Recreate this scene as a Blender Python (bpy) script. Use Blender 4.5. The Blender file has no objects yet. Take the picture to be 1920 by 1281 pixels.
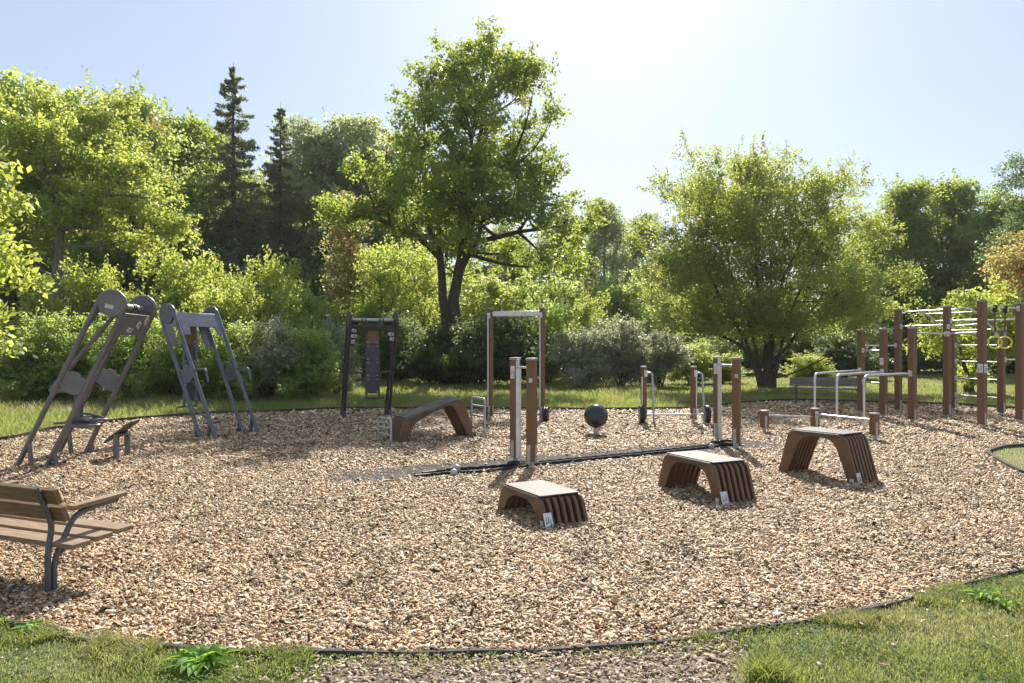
import bpy, bmesh, math, random
import numpy as np
from mathutils import Vector, Matrix, Quaternion
R = math.radians
PI = math.pi
sc = bpy.context.scene
COL = sc.collection

# ------------------------------------------------------------------ camera, sky, sun, exposure
F = 1360.0; HOR = 650.0; CH = 1.6
cam = bpy.data.cameras.new('camera'); camo = bpy.data.objects.new('camera', cam); COL.objects.link(camo)
camo.location = (0, 0, CH); camo.rotation_euler = (R(90), 0, 0)
cam.sensor_width = 36; cam.lens = 36 * F / 1920; cam.shift_y = (HOR - 640.5) / 1920
cam.clip_start = 0.05; cam.clip_end = 2000
sc.camera = camo
HAZE = .0003
SUN_EL, SUN_AZ = 37.5, 8.0           # degrees above the horizon, degrees to the right of +Y
w = bpy.data.worlds.new("World"); sc.world = w; w.use_nodes = True
nt = w.node_tree; nt.nodes.clear()
sky = nt.nodes.new('ShaderNodeTexSky'); sky.sky_type = 'NISHITA'; sky.sun_disc = False
sky.sun_elevation = R(SUN_EL); sky.sun_rotation = R(SUN_AZ); sky.air_density = 1.0; sky.dust_density = 0.8; sky.ozone_density = 2.0
bg = nt.nodes.new('ShaderNodeBackground'); bg.inputs['Strength'].default_value = 0.070
wo = nt.nodes.new('ShaderNodeOutputWorld')
veil = nt.nodes.new('ShaderNodeMixRGB'); veil.inputs[0].default_value = .5; veil.inputs[2].default_value = (5.3, 6.2, 7.4, 1)   # even pale tone added to the sky, flattening it and raising the fill
nt.links.new(sky.outputs[0], veil.inputs[1]); nt.links.new(veil.outputs[0], bg.inputs['Color']); nt.links.new(bg.outputs[0], wo.inputs['Surface'])
sl = bpy.data.lights.new('sun', 'SUN'); sl.energy = 5.0; sl.angle = R(0.5); sl.color = (1.0, 0.93, 0.82)
so = bpy.data.objects.new('sun', sl); COL.objects.link(so)
sd = Vector((math.sin(R(SUN_AZ)) * math.cos(R(SUN_EL)), math.cos(R(SUN_AZ)) * math.cos(R(SUN_EL)), math.sin(R(SUN_EL))))
so.rotation_euler = sd.to_track_quat('Z', 'Y').to_euler()
sc.view_settings.view_transform = 'Standard'; sc.view_settings.look = 'None'
sc.view_settings.exposure = 0.94; sc.view_settings.gamma = 1.0
sc.cycles.max_bounces = 10; sc.cycles.transmission_bounces = 6; sc.cycles.diffuse_bounces = 5
sc.cycles.transparent_max_bounces = 8

def gp(px, py, z=0.0):
    Y = F * (CH - z) / (py - HOR)
    return Vector(((px - 960) / F * Y, Y, z))
def at(px, py, Y):
    return Vector(((px - 960) / F * Y, Y, CH - (py - HOR) / F * Y))

# scattering volume added to stand for lens glare and lift the shaded trees
hm = bpy.data.materials.new('glare_haze'); hm.use_nodes = True; hn = hm.node_tree; hn.nodes.clear()
hv = hn.nodes.new('ShaderNodeVolumePrincipled'); hv.inputs['Color'].default_value = (.93, .95, 1.0, 1); hv.inputs['Density'].default_value = HAZE; hv.inputs['Anisotropy'].default_value = .3
ho = hn.nodes.new('ShaderNodeOutputMaterial'); hn.links.new(hv.outputs[0], ho.inputs['Volume'])
hme = bpy.data.meshes.new('haze'); X0, X1, Y0, Y1, Z0, Z1 = -420, 420, -80, 620, -1.5, 24
hme.from_pydata([(x, y, z) for x in (X0, X1) for y in (Y0, Y1) for z in (Z0, Z1)], [], [(0, 1, 3, 2), (4, 6, 7, 5), (0, 4, 5, 1), (2, 3, 7, 6), (0, 2, 6, 4), (1, 5, 7, 3)])
hme.materials.append(hm); hob = bpy.data.objects.new('haze', hme); COL.objects.link(hob); hob['kind'] = 'stuff'; hob['label'] = 'faint added haze volume standing for lens glare over the trees'

# ------------------------------------------------------------------ materials
def newmat(name):
    m = bpy.data.materials.new(name); m.use_nodes = True
    n = m.node_tree.nodes; b = n['Principled BSDF']
    return m, n, m.node_tree.links, b
def ramp(n, stops, interp='LINEAR'):
    r = n.new('ShaderNodeValToRGB'); r.color_ramp.interpolation = interp
    e = r.color_ramp.elements
    while len(e) < len(stops): e.new(0.5)
    for i, (p, c) in enumerate(stops):
        e[i].position = p; e[i].color = (c[0], c[1], c[2], 1)
    return r
def noise(n, l, scale, detail=4, coord='Object', sv=None, rough=0.6):
    tc = n.new('ShaderNodeTexCoord'); t = n.new('ShaderNodeTexNoise')
    t.inputs['Scale'].default_value = scale; t.inputs['Detail'].default_value = detail; t.inputs['Roughness'].default_value = rough
    if sv:
        mp = n.new('ShaderNodeMapping'); mp.inputs['Scale'].default_value = sv
        l.new(tc.outputs[coord], mp.inputs[0]); l.new(mp.outputs[0], t.inputs['Vector'])
    else: l.new(tc.outputs[coord], t.inputs['Vector'])
    return t
def simple(name, c1, c2, scale=8, rough=0.5, metal=0.0, bump=0.0, sv=None, bscale=60, p=(0.35, 0.65), spec=0.5):
    m, n, l, b = newmat(name)
    t = noise(n, l, scale, 6, sv=sv); r = ramp(n, [(p[0], c1), (p[1], c2)])
    l.new(t.outputs['Fac'], r.inputs[0]); l.new(r.outputs[0], b.inputs['Base Color'])
    b.inputs['Metallic'].default_value = metal; b.inputs['Specular IOR Level'].default_value = spec
    rr = n.new('ShaderNodeMapRange'); rr.inputs[3].default_value = rough - 0.08; rr.inputs[4].default_value = rough + 0.12
    l.new(t.outputs['Fac'], rr.inputs[0]); l.new(rr.outputs[0], b.inputs['Roughness'])
    if bump:
        t2 = noise(n, l, bscale, 4, sv=sv); bp = n.new('ShaderNodeBump'); bp.inputs['Strength'].default_value = bump; bp.inputs['Distance'].default_value = 0.01
        l.new(t2.outputs['Fac'], bp.inputs['Height']); l.new(bp.outputs[0], b.inputs['Normal'])
    return m
M = {}
M['brown'] = simple('brown_post_laminate', (.150, .074, .034), (.185, .095, .046), 5, .5, bump=.12, sv=(30, 30, 2))
M['brown_rib'] = simple('brown_rib_laminate', (.118, .062, .032), (.168, .092, .048), 6, .42, bump=.08)
M['alu'] = simple('brushed_aluminium', (.55, .55, .55), (.68, .68, .67), 9, .38, metal=.55, bump=.05)
M['steel'] = simple('galvanised_steel', (.36, .37, .38), (.50, .51, .52), 25, .42, metal=.6, bump=.05)
M['cap'] = simple('grey_cap', (.22, .22, .22), (.32, .32, .32), 25, .45, metal=.2)
M['anthracite'] = simple('anthracite_powder_coat', (.125, .120, .128), (.165, .158, .162), 6, .36, metal=.35, bump=.04, bscale=150)
M['shaded_coat'] = simple('shaded_powder_coat', (.050, .050, .056), (.075, .072, .078), 6, .36, metal=.3)  # machine grey darkened, the third machine's shading is put into the colour
M['sky_tinted'] = simple('sky_tinted_powder_coat', (.10, .115, .145), (.14, .155, .185), 6, .34, metal=.35)  # sky reflection on the second machine is put into its coat colour
M['beam'] = simple('weathered_beam_edge', (.055, .042, .034), (.12, .088, .068), 7, .6, bump=.3, sv=(2, 20, 20))
M['navy'] = simple('dark_blue_grey_panel', (.030, .036, .05), (.05, .056, .07), 5, .4)
M['panel'] = simple('dark_grey_panel', (.125, .124, .135), (.165, .162, .172), 5, .38, bump=.05)
M['plate_top'] = simple('grey_laminate_top', (.070, .070, .066), (.15, .145, .13), 6, .62, bump=.15, bscale=120, spec=.25)
M['rubber'] = simple('black_rubber', (.012, .012, .013), (.03, .03, .032), 14, .6, bump=.2)
M['rope'] = simple('black_rope', (.012, .010, .010), (.035, .03, .028), 60, .8, bump=.6, bscale=300)
M['strap'] = simple('brown_grey_strap', (.10, .075, .07), (.16, .12, .11), 60, .8)
M['mat'] = simple('grey_rubber_mat', (.045, .044, .043), (.10, .095, .09), 3, .9, bump=.3, bscale=150, spec=.1)
M['yellow'] = simple('yellow_plastic', (.62, .60, .05), (.70, .66, .08), 8, .35)
M['white'] = simple('white_plate', (.62, .64, .68), (.74, .75, .78), 12, .4)
M['letter'] = simple('white_lettering', (.85, .85, .85), (.9, .9, .9), 12, .4)
M['sticker'] = simple('worn_paper_sticker', (.42, .40, .36), (.68, .66, .62), 40, .7)
M['ink'] = simple('dark_print', (.03, .03, .04), (.09, .05, .05), 20, .6)
M['redink'] = simple('red_print', (.45, .08, .06), (.5, .14, .1), 20, .6)
M['kerb'] = simple('grey_plastic_edging', (.040, .040, .038), (.10, .096, .088), 2, .8, bump=.2, spec=.2)
M['wood'] = simple('weathered_bench_wood', (.18, .115, .062), (.33, .235, .145), 6, .65, bump=.5, sv=(1.2, 14, 14), bscale=9)
M['wood_back'] = simple('olive_brown_bench_wood', (.13, .075, .032), (.24, .145, .065), 6, .6, bump=.5, sv=(1.2, 14, 14), bscale=9)
M['woodgrey'] = simple('silver_grey_bench_wood', (.16, .15, .15), (.28, .26, .26), 6, .7, bump=.4, sv=(1.2, 14, 14), bscale=9)
M['bench_metal'] = simple('dark_bench_steel', (.10, .10, .108), (.15, .15, .155), 18, .42, metal=.4, bump=.1)
M['bark'] = simple('dark_oak_bark', (.035, .026, .018), (.12, .09, .065), 5, .9, bump=1.0, sv=(8, 8, 1.5), bscale=5)
M['barkpale'] = simple('pale_bark', (.10, .085, .065), (.24, .21, .17), 5, .9, bump=.8, sv=(8, 8, 1.5), bscale=6)
M['ball'] = simple('dark_rubber_ball', (.022, .026, .034), (.04, .042, .046), 4, .16, bump=.05)
M['knob'] = simple('grey_speckled_knob', (.30, .32, .34), (.52, .54, .56), 60, .5, bump=.2)
def leafmat(name, dark, light, trans, tfac=0.5, autumn=None, gloss=.45, hue_noise=.35, soft=.07):
    m, n, l, b = newmat(name)
    g = n.new('ShaderNodeNewGeometry')
    r = ramp(n, [(0.0, dark), (1.0, light)]); 
    t = noise(n, l, hue_noise, 3)
    mx = n.new('ShaderNodeMath'); mx.operation = 'MULTIPLY_ADD'; mx.inputs[1].default_value = .6
    l.new(g.outputs['Random Per Island'], mx.inputs[0])
    mr = n.new('ShaderNodeMapRange'); mr.inputs[1].default_value = .35; mr.inputs[2].default_value = .65; mr.inputs[3].default_value = 0; mr.inputs[4].default_value = .4
    l.new(t.outputs['Fac'], mr.inputs[0]); l.new(mr.outputs[0], mx.inputs[2])
    l.new(mx.outputs[0], r.inputs[0])
    colour = r.outputs[0]
    rt = ramp(n, [(0.0, tuple(x * .72 for x in trans)), (1.0, trans)]); l.new(mx.outputs[0], rt.inputs[0]); tcol = rt.outputs[0]
    if autumn:
        c, thr = autumn
        t3 = noise(n, l, .55, 2)
        gt = n.new('ShaderNodeMapRange'); gt.inputs[1].default_value = thr; gt.inputs[2].default_value = thr + soft
        l.new(t3.outputs['Fac'], gt.inputs[0])
        for k in range(2):
            mc = n.new('ShaderNodeMixRGB'); l.new(gt.outputs[0], mc.inputs[0])
            l.new(colour if k == 0 else tcol, mc.inputs[1])
            cc = c if k == 0 else tuple(min(1, x * 1.6) for x in c)
            mc.inputs[2].default_value = (cc[0], cc[1], cc[2], 1)
            if k == 0: colour = mc.outputs[0]
            else: tcol = mc.outputs[0]
    l.new(colour, b.inputs['Base Color']); b.inputs['Roughness'].default_value = gloss; b.inputs['Specular IOR Level'].default_value = .35
    tr = n.new('ShaderNodeBsdfTranslucent'); l.new(tcol, tr.inputs['Color'])
    mix = n.new('ShaderNodeMixShader'); mix.inputs[0].default_value = tfac
    l.new(b.outputs[0], mix.inputs[1]); l.new(tr.outputs[0], mix.inputs[2])
    l.new(mix.outputs[0], n['Material Output'].inputs['Surface'])
    return m
M['leaf_oak'] = leafmat('oak_leaves', (.055, .095, .025), (.14, .19, .055), (.62, .74, .12), .50, autumn=((.24, .21, .07), .64))
M['leaf_bright'] = leafmat('sunny_green_leaves', (.09, .145, .035), (.20, .26, .07), (.80, .88, .17), .53, autumn=((.30, .27, .08), .65))
M['leaf_bush'] = leafmat('bush_leaves', (.09, .14, .045), (.21, .27, .095), (.72, .86, .22), .53, autumn=((.34, .29, .10), .62))
M['leaf_round'] = leafmat('willow_leaves', (.08, .12, .04), (.21, .25, .085), (.74, .82, .15), .48)
M['leaf_silver'] = leafmat('silver_bush_leaves', (.18, .21, .14), (.36, .38, .28), (.62, .66, .38), .42)
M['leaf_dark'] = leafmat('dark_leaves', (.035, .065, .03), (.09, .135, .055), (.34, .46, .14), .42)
M['leaf_hazed'] = leafmat('hazed_distant_leaves', (.14, .18, .10), (.25, .29, .15), (.76, .84, .38), .52, autumn=((.36, .27, .11), .62))  # bright haze over the far trees is put into the leaf colour
M['leaf_autumn'] = leafmat('autumn_leaves', (.20, .19, .06), (.36, .29, .10), (.84, .72, .24), .5, autumn=((.40, .22, .07), .5))
M['leaf_rust'] = leafmat('rusty_leaves', (.12, .15, .06), (.24, .24, .10), (.70, .68, .24), .5, autumn=((.34, .19, .09), .56))
M['needle'] = leafmat('spruce_needles', (.065, .09, .055), (.14, .17, .09), (.44, .52, .20), .38, gloss=.5)
M['grass'] = leafmat('grass_blades', (.065, .105, .03), (.17, .21, .065), (.52, .60, .14), .45, autumn=((.36, .32, .15), .44), hue_noise=1.6, soft=.26)
M['weed'] = leafmat('weed_leaves', (.08, .20, .035), (.16, .30, .06), (.55, .80, .10), .5, gloss=.65)
M['clover'] = leafmat('clover_leaves', (.06, .12, .03), (.12, .19, .05), (.40, .58, .10), .42, gloss=.75)
M['dryleaf'] = leafmat('dry_leaves', (.28, .20, .12), (.50, .40, .28), (.4, .25, .12), .2)
def chipmat():
    m, n, l, b = newmat('wood_chip')
    g = n.new('ShaderNodeNewGeometry')
    r = ramp(n, [(0.0, (.06, .034, .018)), (.09, (.18, .10, .048)), (.26, (.39, .228, .108)), (.60, (.55, .366, .198)), (.85, (.70, .528, .33)), (1.0, (.88, .77, .585))])
    l.new(g.outputs['Random Per Island'], r.inputs[0])
    t = noise(n, l, .7, 4, 'Object'); mr = n.new('ShaderNodeMapRange'); mr.inputs[1].default_value = .3; mr.inputs[2].default_value = .7; mr.inputs[3].default_value = .80; mr.inputs[4].default_value = 1.08
    l.new(t.outputs['Fac'], mr.inputs[0])
    t2 = noise(n, l, 2.6, 5, 'Object'); mr2 = n.new('ShaderNodeMapRange'); mr2.inputs[1].default_value = .36; mr2.inputs[2].default_value = .52; mr2.inputs[3].default_value = .62; mr2.inputs[4].default_value = 1.0
    l.new(t2.outputs['Fac'], mr2.inputs[0]); mm = n.new('ShaderNodeMath'); mm.operation = 'MULTIPLY'; l.new(mr.outputs[0], mm.inputs[0]); l.new(mr2.outputs[0], mm.inputs[1])
    mu = n.new('ShaderNodeVectorMath'); mu.operation = 'SCALE'; l.new(r.outputs[0], mu.inputs[0]); l.new(mm.outputs[0], mu.inputs['Scale'])
    l.new(mu.outputs[0], b.inputs['Base Color']); b.inputs['Roughness'].default_value = .6; b.inputs['Specular IOR Level'].default_value = .4
    return m
M['chip'] = chipmat()
def gravelmat():
    m, n, l, b = newmat('grey_path_chip')
    g = n.new('ShaderNodeNewGeometry')
    r = ramp(n, [(0.0, (.08, .05, .032)), (.35, (.27, .18, .115)), (.7, (.42, .31, .21)), (1.0, (.66, .53, .39))])
    l.new(g.outputs['Random Per Island'], r.inputs[0]); l.new(r.outputs[0], b.inputs['Base Color']); b.inputs['Roughness'].default_value = .7
    return m
M['pathchip'] = gravelmat()
M['mulch'] = simple('mulch_bed', (.10, .055, .03), (.30, .19, .11), 55, .9, bump=1.0, bscale=45, p=(.3, .7))
M['dirt'] = simple('trodden_dirt', (.12, .088, .062), (.27, .205, .15), 9, .95, bump=.8, bscale=70)
M['lane'] = simple('pale_gravel_lane', (.42, .40, .37), (.52, .50, .46), 5, .9, bump=.2)
def groundmat():
    m, n, l, b = newmat('turf_ground')
    t = noise(n, l, .45, 6); t2 = noise(n, l, 14, 5)
    r = ramp(n, [(.30, (.055, .095, .025)), (.5, (.12, .145, .045)), (.68, (.21, .19, .085))])
    r2 = ramp(n, [(.3, (.5, .5, .5)), (.7, (1.15, 1.15, 1.1))])
    l.new(t.outputs['Fac'], r.inputs[0]); l.new(t2.outputs['Fac'], r2.inputs[0])
    mu = n.new('ShaderNodeVectorMath'); mu.operation = 'MULTIPLY'; l.new(r.outputs[0], mu.inputs[0]); l.new(r2.outputs[0], mu.inputs[1])
    l.new(mu.outputs[0], b.inputs['Base Color']); b.inputs['Roughness'].default_value = .9
    bp = n.new('ShaderNodeBump'); bp.inputs['Strength'].default_value = .8; bp.inputs['Distance'].default_value = .03
    l.new(t2.outputs['Fac'], bp.inputs['Height']); l.new(bp.outputs[0], b.inputs['Normal'])
    return m
M['ground'] = groundmat()

# ------------------------------------------------------------------ mesh helpers
def link(o, parent=None):
    COL.objects.link(o)
    if parent is not None: o.parent = parent
    return o
def tag(o, label=None, cat=None, group=None, kind=None):
    if label: o['label'] = label
    if cat: o['category'] = cat
    if group: o['group'] = group
    if kind: o['kind'] = kind
    return o
def empty(name, loc, rz=0.0, label=None, cat=None, group=None):
    o = bpy.data.objects.new(name, None); o.empty_display_size = .1
    o.location = loc; o.rotation_euler = (0, 0, rz); COL.objects.link(o)
    return tag(o, label, cat, group)
def fillet(pts, rads, n=7):
    """round the corners of a polyline"""
    pts = [Vector(p) for p in pts]
    if not isinstance(rads, (list, tuple)): rads = [rads] * len(pts)
    out = [pts[0]]
    for i in range(1, len(pts) - 1):
        a, b, c = pts[i - 1], pts[i], pts[i + 1]; r = rads[i]
        u = (a - b); v = (c - b); d = min(r, u.length * .49, v.length * .49)
        p0 = b + u.normalized() * d; p1 = b + v.normalized() * d
        for k in range(n + 1):
            t = k / n
            out.append(p0 * (1 - t) ** 2 + b * 2 * t * (1 - t) + p1 * t * t)
    out.append(pts[-1]); return out
class MB:
    def __init__(s): s.v = []; s.f = []; s.sm = []
    def add(s, vs, fs, smooth=False):
        o = len(s.v); s.v += [tuple(v) for v in vs]; s.f += [tuple(i + o for i in f) for f in fs]; s.sm += [smooth] * len(fs); return s
    def box(s, c, size, rot=None):
        c = Vector(c); h = Vector(size) / 2; vs = []
        for x in (-1, 1):
            for y in (-1, 1):
                for z in (-1, 1):
                    p = Vector((x * h.x, y * h.y, z * h.z))
                    if rot is not None: p = rot @ p
                    vs.append(c + p)
        return s.add(vs, [(0, 1, 3, 2), (4, 6, 7, 5), (0, 4, 5, 1), (2, 3, 7, 6), (0, 2, 6, 4), (1, 5, 7, 3)])
    def tube(s, path, r, sides=12, closed=False, cap=True, prof=None):
        P = [Vector(p) for p in path]; n = len(P)
        rad = r if isinstance(r, (list, tuple)) else [r] * n
        T = []
        for i in range(n):
            if closed: t = P[(i + 1) % n] - P[i - 1]
            else: t = P[min(i + 1, n - 1)] - P[max(i - 1, 0)]
            T.append(t.normalized())
        ref = Vector((0, 0, 1)) if abs(T[0].z) < .9 else Vector((1, 0, 0))
        N = T[0].cross(ref).normalized(); vs = []
        for i in range(n):
            if i > 0:
                q = T[i - 1].rotation_difference(T[i]); N = (q @ N).normalized()
            B = T[i].cross(N)
            for k in range(sides):
                a = 2 * PI * k / sides; rr = rad[i] * (prof(a, i) if prof else 1)
                vs.append(P[i] + (N * math.cos(a) + B * math.sin(a)) * rr)
        fs = []
        m = n if closed else n - 1
        for i in range(m):
            j = (i + 1) % n
            for k in range(sides):
                k2 = (k + 1) % sides
                fs.append((i * sides + k, i * sides + k2, j * sides + k2, j * sides + k))
        s.add(vs, fs, True)
        if cap and not closed:
            o = len(s.v) - n * sides
            s.f.append(tuple(o + k for k in reversed(range(sides)))); s.sm.append(False)
            s.f.append(tuple(o + (n - 1) * sides + k for k in range(sides))); s.sm.append(False)
        return s
    def cyl(s, a, b, r, sides=16): return s.tube([a, b], r, sides)
    def prism(s, poly, vec):
        """poly: list of 3D points (planar), extruded by vec"""
        P = [Vector(p) for p in poly]; n = len(P); v = Vector(vec)
        vs = P + [p + v for p in P]
        fs = [tuple(reversed(range(n))), tuple(range(n, 2 * n))]
        for i in range(n):
            j = (i + 1) % n; fs.append((i, j, n + j, n + i))
        return s.add(vs, fs)
    def sphere(s, c, r, seg=24, rings=14, sc_=(1, 1, 1)):
        c = Vector(c); vs = [c + Vector((0, 0, r * sc_[2]))]; fs = []
        for i in range(1, rings):
            th = PI * i / rings
            for k in range(seg):
                a = 2 * PI * k / seg
                vs.append(c + Vector((r * sc_[0] * math.sin(th) * math.cos(a), r * sc_[1] * math.sin(th) * math.sin(a), r * sc_[2] * math.cos(th))))
        vs.append(c - Vector((0, 0, r * sc_[2])))
        for k in range(seg):
            fs.append((0, 1 + k, 1 + (k + 1) % seg))
            fs.append((len(vs) - 1, 1 + (rings - 2) * seg + (k + 1) % seg, 1 + (rings - 2) * seg + k))
        for i in range(rings - 2):
            for k in range(seg):
                a = 1 + i * seg; fs.append((a + k, a + seg + k, a + seg + (k + 1) % seg, a + (k + 1) % seg))
        return s.add(vs, fs, True)
    def lathe(s, c, axis, prof, seg=32):
        """prof: list of (along, radius)"""
        c = Vector(c); ax = Vector(axis).normalized(); u = ax.orthogonal().normalized(); w_ = ax.cross(u); vs = []; fs = []
        for (h, r) in prof:
            for k in range(seg):
                a = 2 * PI * k / seg; vs.append(c + ax * h + (u * math.cos(a) + w_ * math.sin(a)) * r)
        for i in range(len(prof) - 1):
            for k in range(seg):
                k2 = (k + 1) % seg; fs.append((i * seg + k, i * seg + k2, (i + 1) * seg + k2, (i + 1) * seg + k))
        fs.append(tuple(reversed(range(seg)))); fs.append(tuple((len(prof) - 1) * seg + k for k in range(seg)))
        return s.add(vs, fs, True)
    def build(s, name, mat, parent=None, bevel=0.0, seg=2):
        me = bpy.data.meshes.new(name); me.from_pydata(s.v, [], s.f)
        me.polygons.foreach_set('use_smooth', s.sm if not bevel else [True] * len(s.f))
        bm = bmesh.new(); bm.from_mesh(me); bmesh.ops.recalc_face_normals(bm, faces=bm.faces); bm.to_mesh(me); bm.free()
        me.set_sharp_from_angle(angle=R(38))
        me.materials.append(mat); me.update()
        o = bpy.data.objects.new(name, me)
        if bevel:
            b = o.modifiers.new('bevel', 'BEVEL'); b.width = bevel; b.segments = seg; b.limit_method = 'ANGLE'; b.angle_limit = R(35)
        return link(o, parent)
def raw_mesh(name, V, Fq, mat, smooth=False):
    """numpy verts (N,3) and faces (M,k)"""
    me = bpy.data.meshes.new(name); k = Fq.shape[1]
    me.vertices.add(len(V)); me.vertices.foreach_set('co', np.ascontiguousarray(V, dtype=np.float32).ravel())
    me.loops.add(Fq.size); me.loops.foreach_set('vertex_index', np.ascontiguousarray(Fq, dtype=np.int32).ravel())
    me.polygons.add(len(Fq)); me.polygons.foreach_set('loop_start', np.arange(0, Fq.size, k, dtype=np.int32))
    try: me.polygons.foreach_set('loop_total', np.full(len(Fq), k, dtype=np.int32))
    except Exception: pass
    if smooth: me.polygons.foreach_set('use_smooth', np.ones(len(Fq), dtype=bool))
    me.materials.append(mat); me.update(calc_edges=True)
    return me
def text_mesh(txt, size, extrude, mat, name):
    cu = bpy.data.curves.new('t', 'FONT'); cu.body = txt; cu.size = size; cu.extrude = extrude; cu.align_x = 'CENTER'; cu.align_y = 'CENTER'; cu.offset = size * .02; cu.space_character = 1.12
    o = bpy.data.objects.new('t', cu); COL.objects.link(o)
    dg = bpy.context.evaluated_depsgraph_get(); me = bpy.data.meshes.new_from_object(o.evaluated_get(dg)); me.name = name
    bpy.data.objects.remove(o); me.materials.clear(); me.materials.append(mat)
    return me
def copy_tree(o, parent=None):
    c = o.copy(); COL.objects.link(c); c.parent = parent
    for ch in [x for x in CH_OF.get(o.name, [])]: copy_tree(ch, c)
    return c
CH_OF = {}

# ------------------------------------------------------------------ playground outline
def smooth_closed(pts, sub=8):
    P = np.array(pts, float); n = len(P); out = []
    for i in range(n):
        p0, p1, p2, p3 = P[i - 1], P[i], P[(i + 1) % n], P[(i + 2) % n]
        for k in range(sub):
            t = k / sub
            out.append(.5 * ((2 * p1) + (-p0 + p2) * t + (2 * p0 - 5 * p1 + 4 * p2 - p3) * t * t + (-p0 + 3 * p1 - 3 * p2 + p3) * t ** 3))
    return np.array(out)
front = [(0, 1165), (200, 1205), (450, 1222), (750, 1226), (960, 1223), (1200, 1210), (1400, 1182), (1600, 1150), (1750, 1112), (1920, 1070)]
play = [tuple(gp(x, y)[:2]) for x, y in front]
play += [(5.6, 6.0), (8.5, 6.2), (11.5, 7.8), (13.2, 11), (13.6, 15)]
play += [tuple(gp(x, y)[:2]) for x, y in [(1920, 770), (1800, 762), (1650, 757), (1500, 753), (1400, 757), (1300, 768), (1100, 770), (900, 769), (650, 769), (520, 774), (400, 778), (250, 789), (100, 808), (0, 828)]]
play += [(-9.6, 10.2), (-8.8, 7.4), (-6.3, 5.6), (-4.2, 4.65)]
PLAY = smooth_closed(play)
ISL = smooth_closed([(8.17, 11.57), (7.3, 11.05), (6.9, 10.4), (6.42, 9.07), (6.5, 8.2), (7.4, 7.6), (8.8, 7.8), (10.2, 8.8), (10.6, 10.2), (9.7, 11.4)])
def inpoly(P, poly):
    x, y = P[:, 0], P[:, 1]; ins = np.zeros(len(P), bool); n = len(poly); j = n - 1
    for i in range(n):
        xi, yi = poly[i]; xj, yj = poly[j]
        c = ((yi > y) != (yj > y)) & (x < (xj - xi) * (y - yi) / (yj - yi + 1e-12) + xi)
        ins ^= c; j = i
    return ins
def sheet(name, poly, z, mat, kind='structure', label=None, cat=None):
    mb = MB(); mb.add([(p[0], p[1], z) for p in poly], [tuple(range(len(poly)))])
    o = mb.build(name, mat); bm = bmesh.new(); bm.from_mesh(o.data); bmesh.ops.triangulate(bm, faces=bm.faces)
    for f in bm.faces:
        if f.normal.z < 0: f.normal_flip()
    bm.to_mesh(o.data); bm.free()
    return tag(o, label, cat, kind=kind)
mb = MB(); mb.add([(-400, -60, -.012), (400, -60, -.012), (400, 600, -.012), (-400, 600, -.012)], [(0, 1, 2, 3)]); tag(mb.build('ground', M['ground']), kind='structure')
sheet('wood_chip_bed', PLAY, -.004, M['mulch'])
sheet('grass_island', ISL, .004, M['ground'])
PATH = smooth_closed([(-.85, 3.70), (-.5, 3.72), (.3, 3.75), (1.15, 3.95), (1.25, 3.6), (.95, 3.2), (.9, 2.4), (.8, 1), (-.7, 1), (-.85, 2.4), (-.95, 3.2)], 5)
sheet('path', PATH, -.006, M['dirt'])
mb = MB(); mb.add([(-60, 34, -.004), (-27, 40, -.004), (-24, 46, -.004), (-60, 42, -.004)], [(0, 1, 2, 3)]); tag(mb.build('lane', M['lane']), kind='structure')
def edging(name, poly, h, wd, label):
    mb = MB(); n = len(poly); P = [Vector((p[0], p[1], 0)) for p in poly]; vs = []
    rng = np.random.RandomState(3)
    for i in range(n):
        t = (P[(i + 1) % n] - P[i - 1]).normalized(); nn = Vector((t.y, -t.x, 0)); hh = (h * 1.35 if P[i].y > 12 else h if P[i].y > 7.5 else .018) + .004 * math.sin(i * .7)
        for (o, z) in ((-wd / 2, -.05), (-wd / 2, hh), (wd / 2, hh), (wd / 2, -.05)): vs.append(P[i] + nn * o + Vector((0, 0, z)))
    fs = []
    for i in range(n):
        j = (i + 1) % n
        for k in range(3): fs.append((i * 4 + k, j * 4 + k, j * 4 + k + 1, i * 4 + k + 1))
    mb.add(vs, fs); o = mb.build(name, M['kerb']); return tag(o, kind='structure')
edging('kerb', PLAY, .06, .03, '')
edging('kerb', ISL, .05, .05, '')

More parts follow.
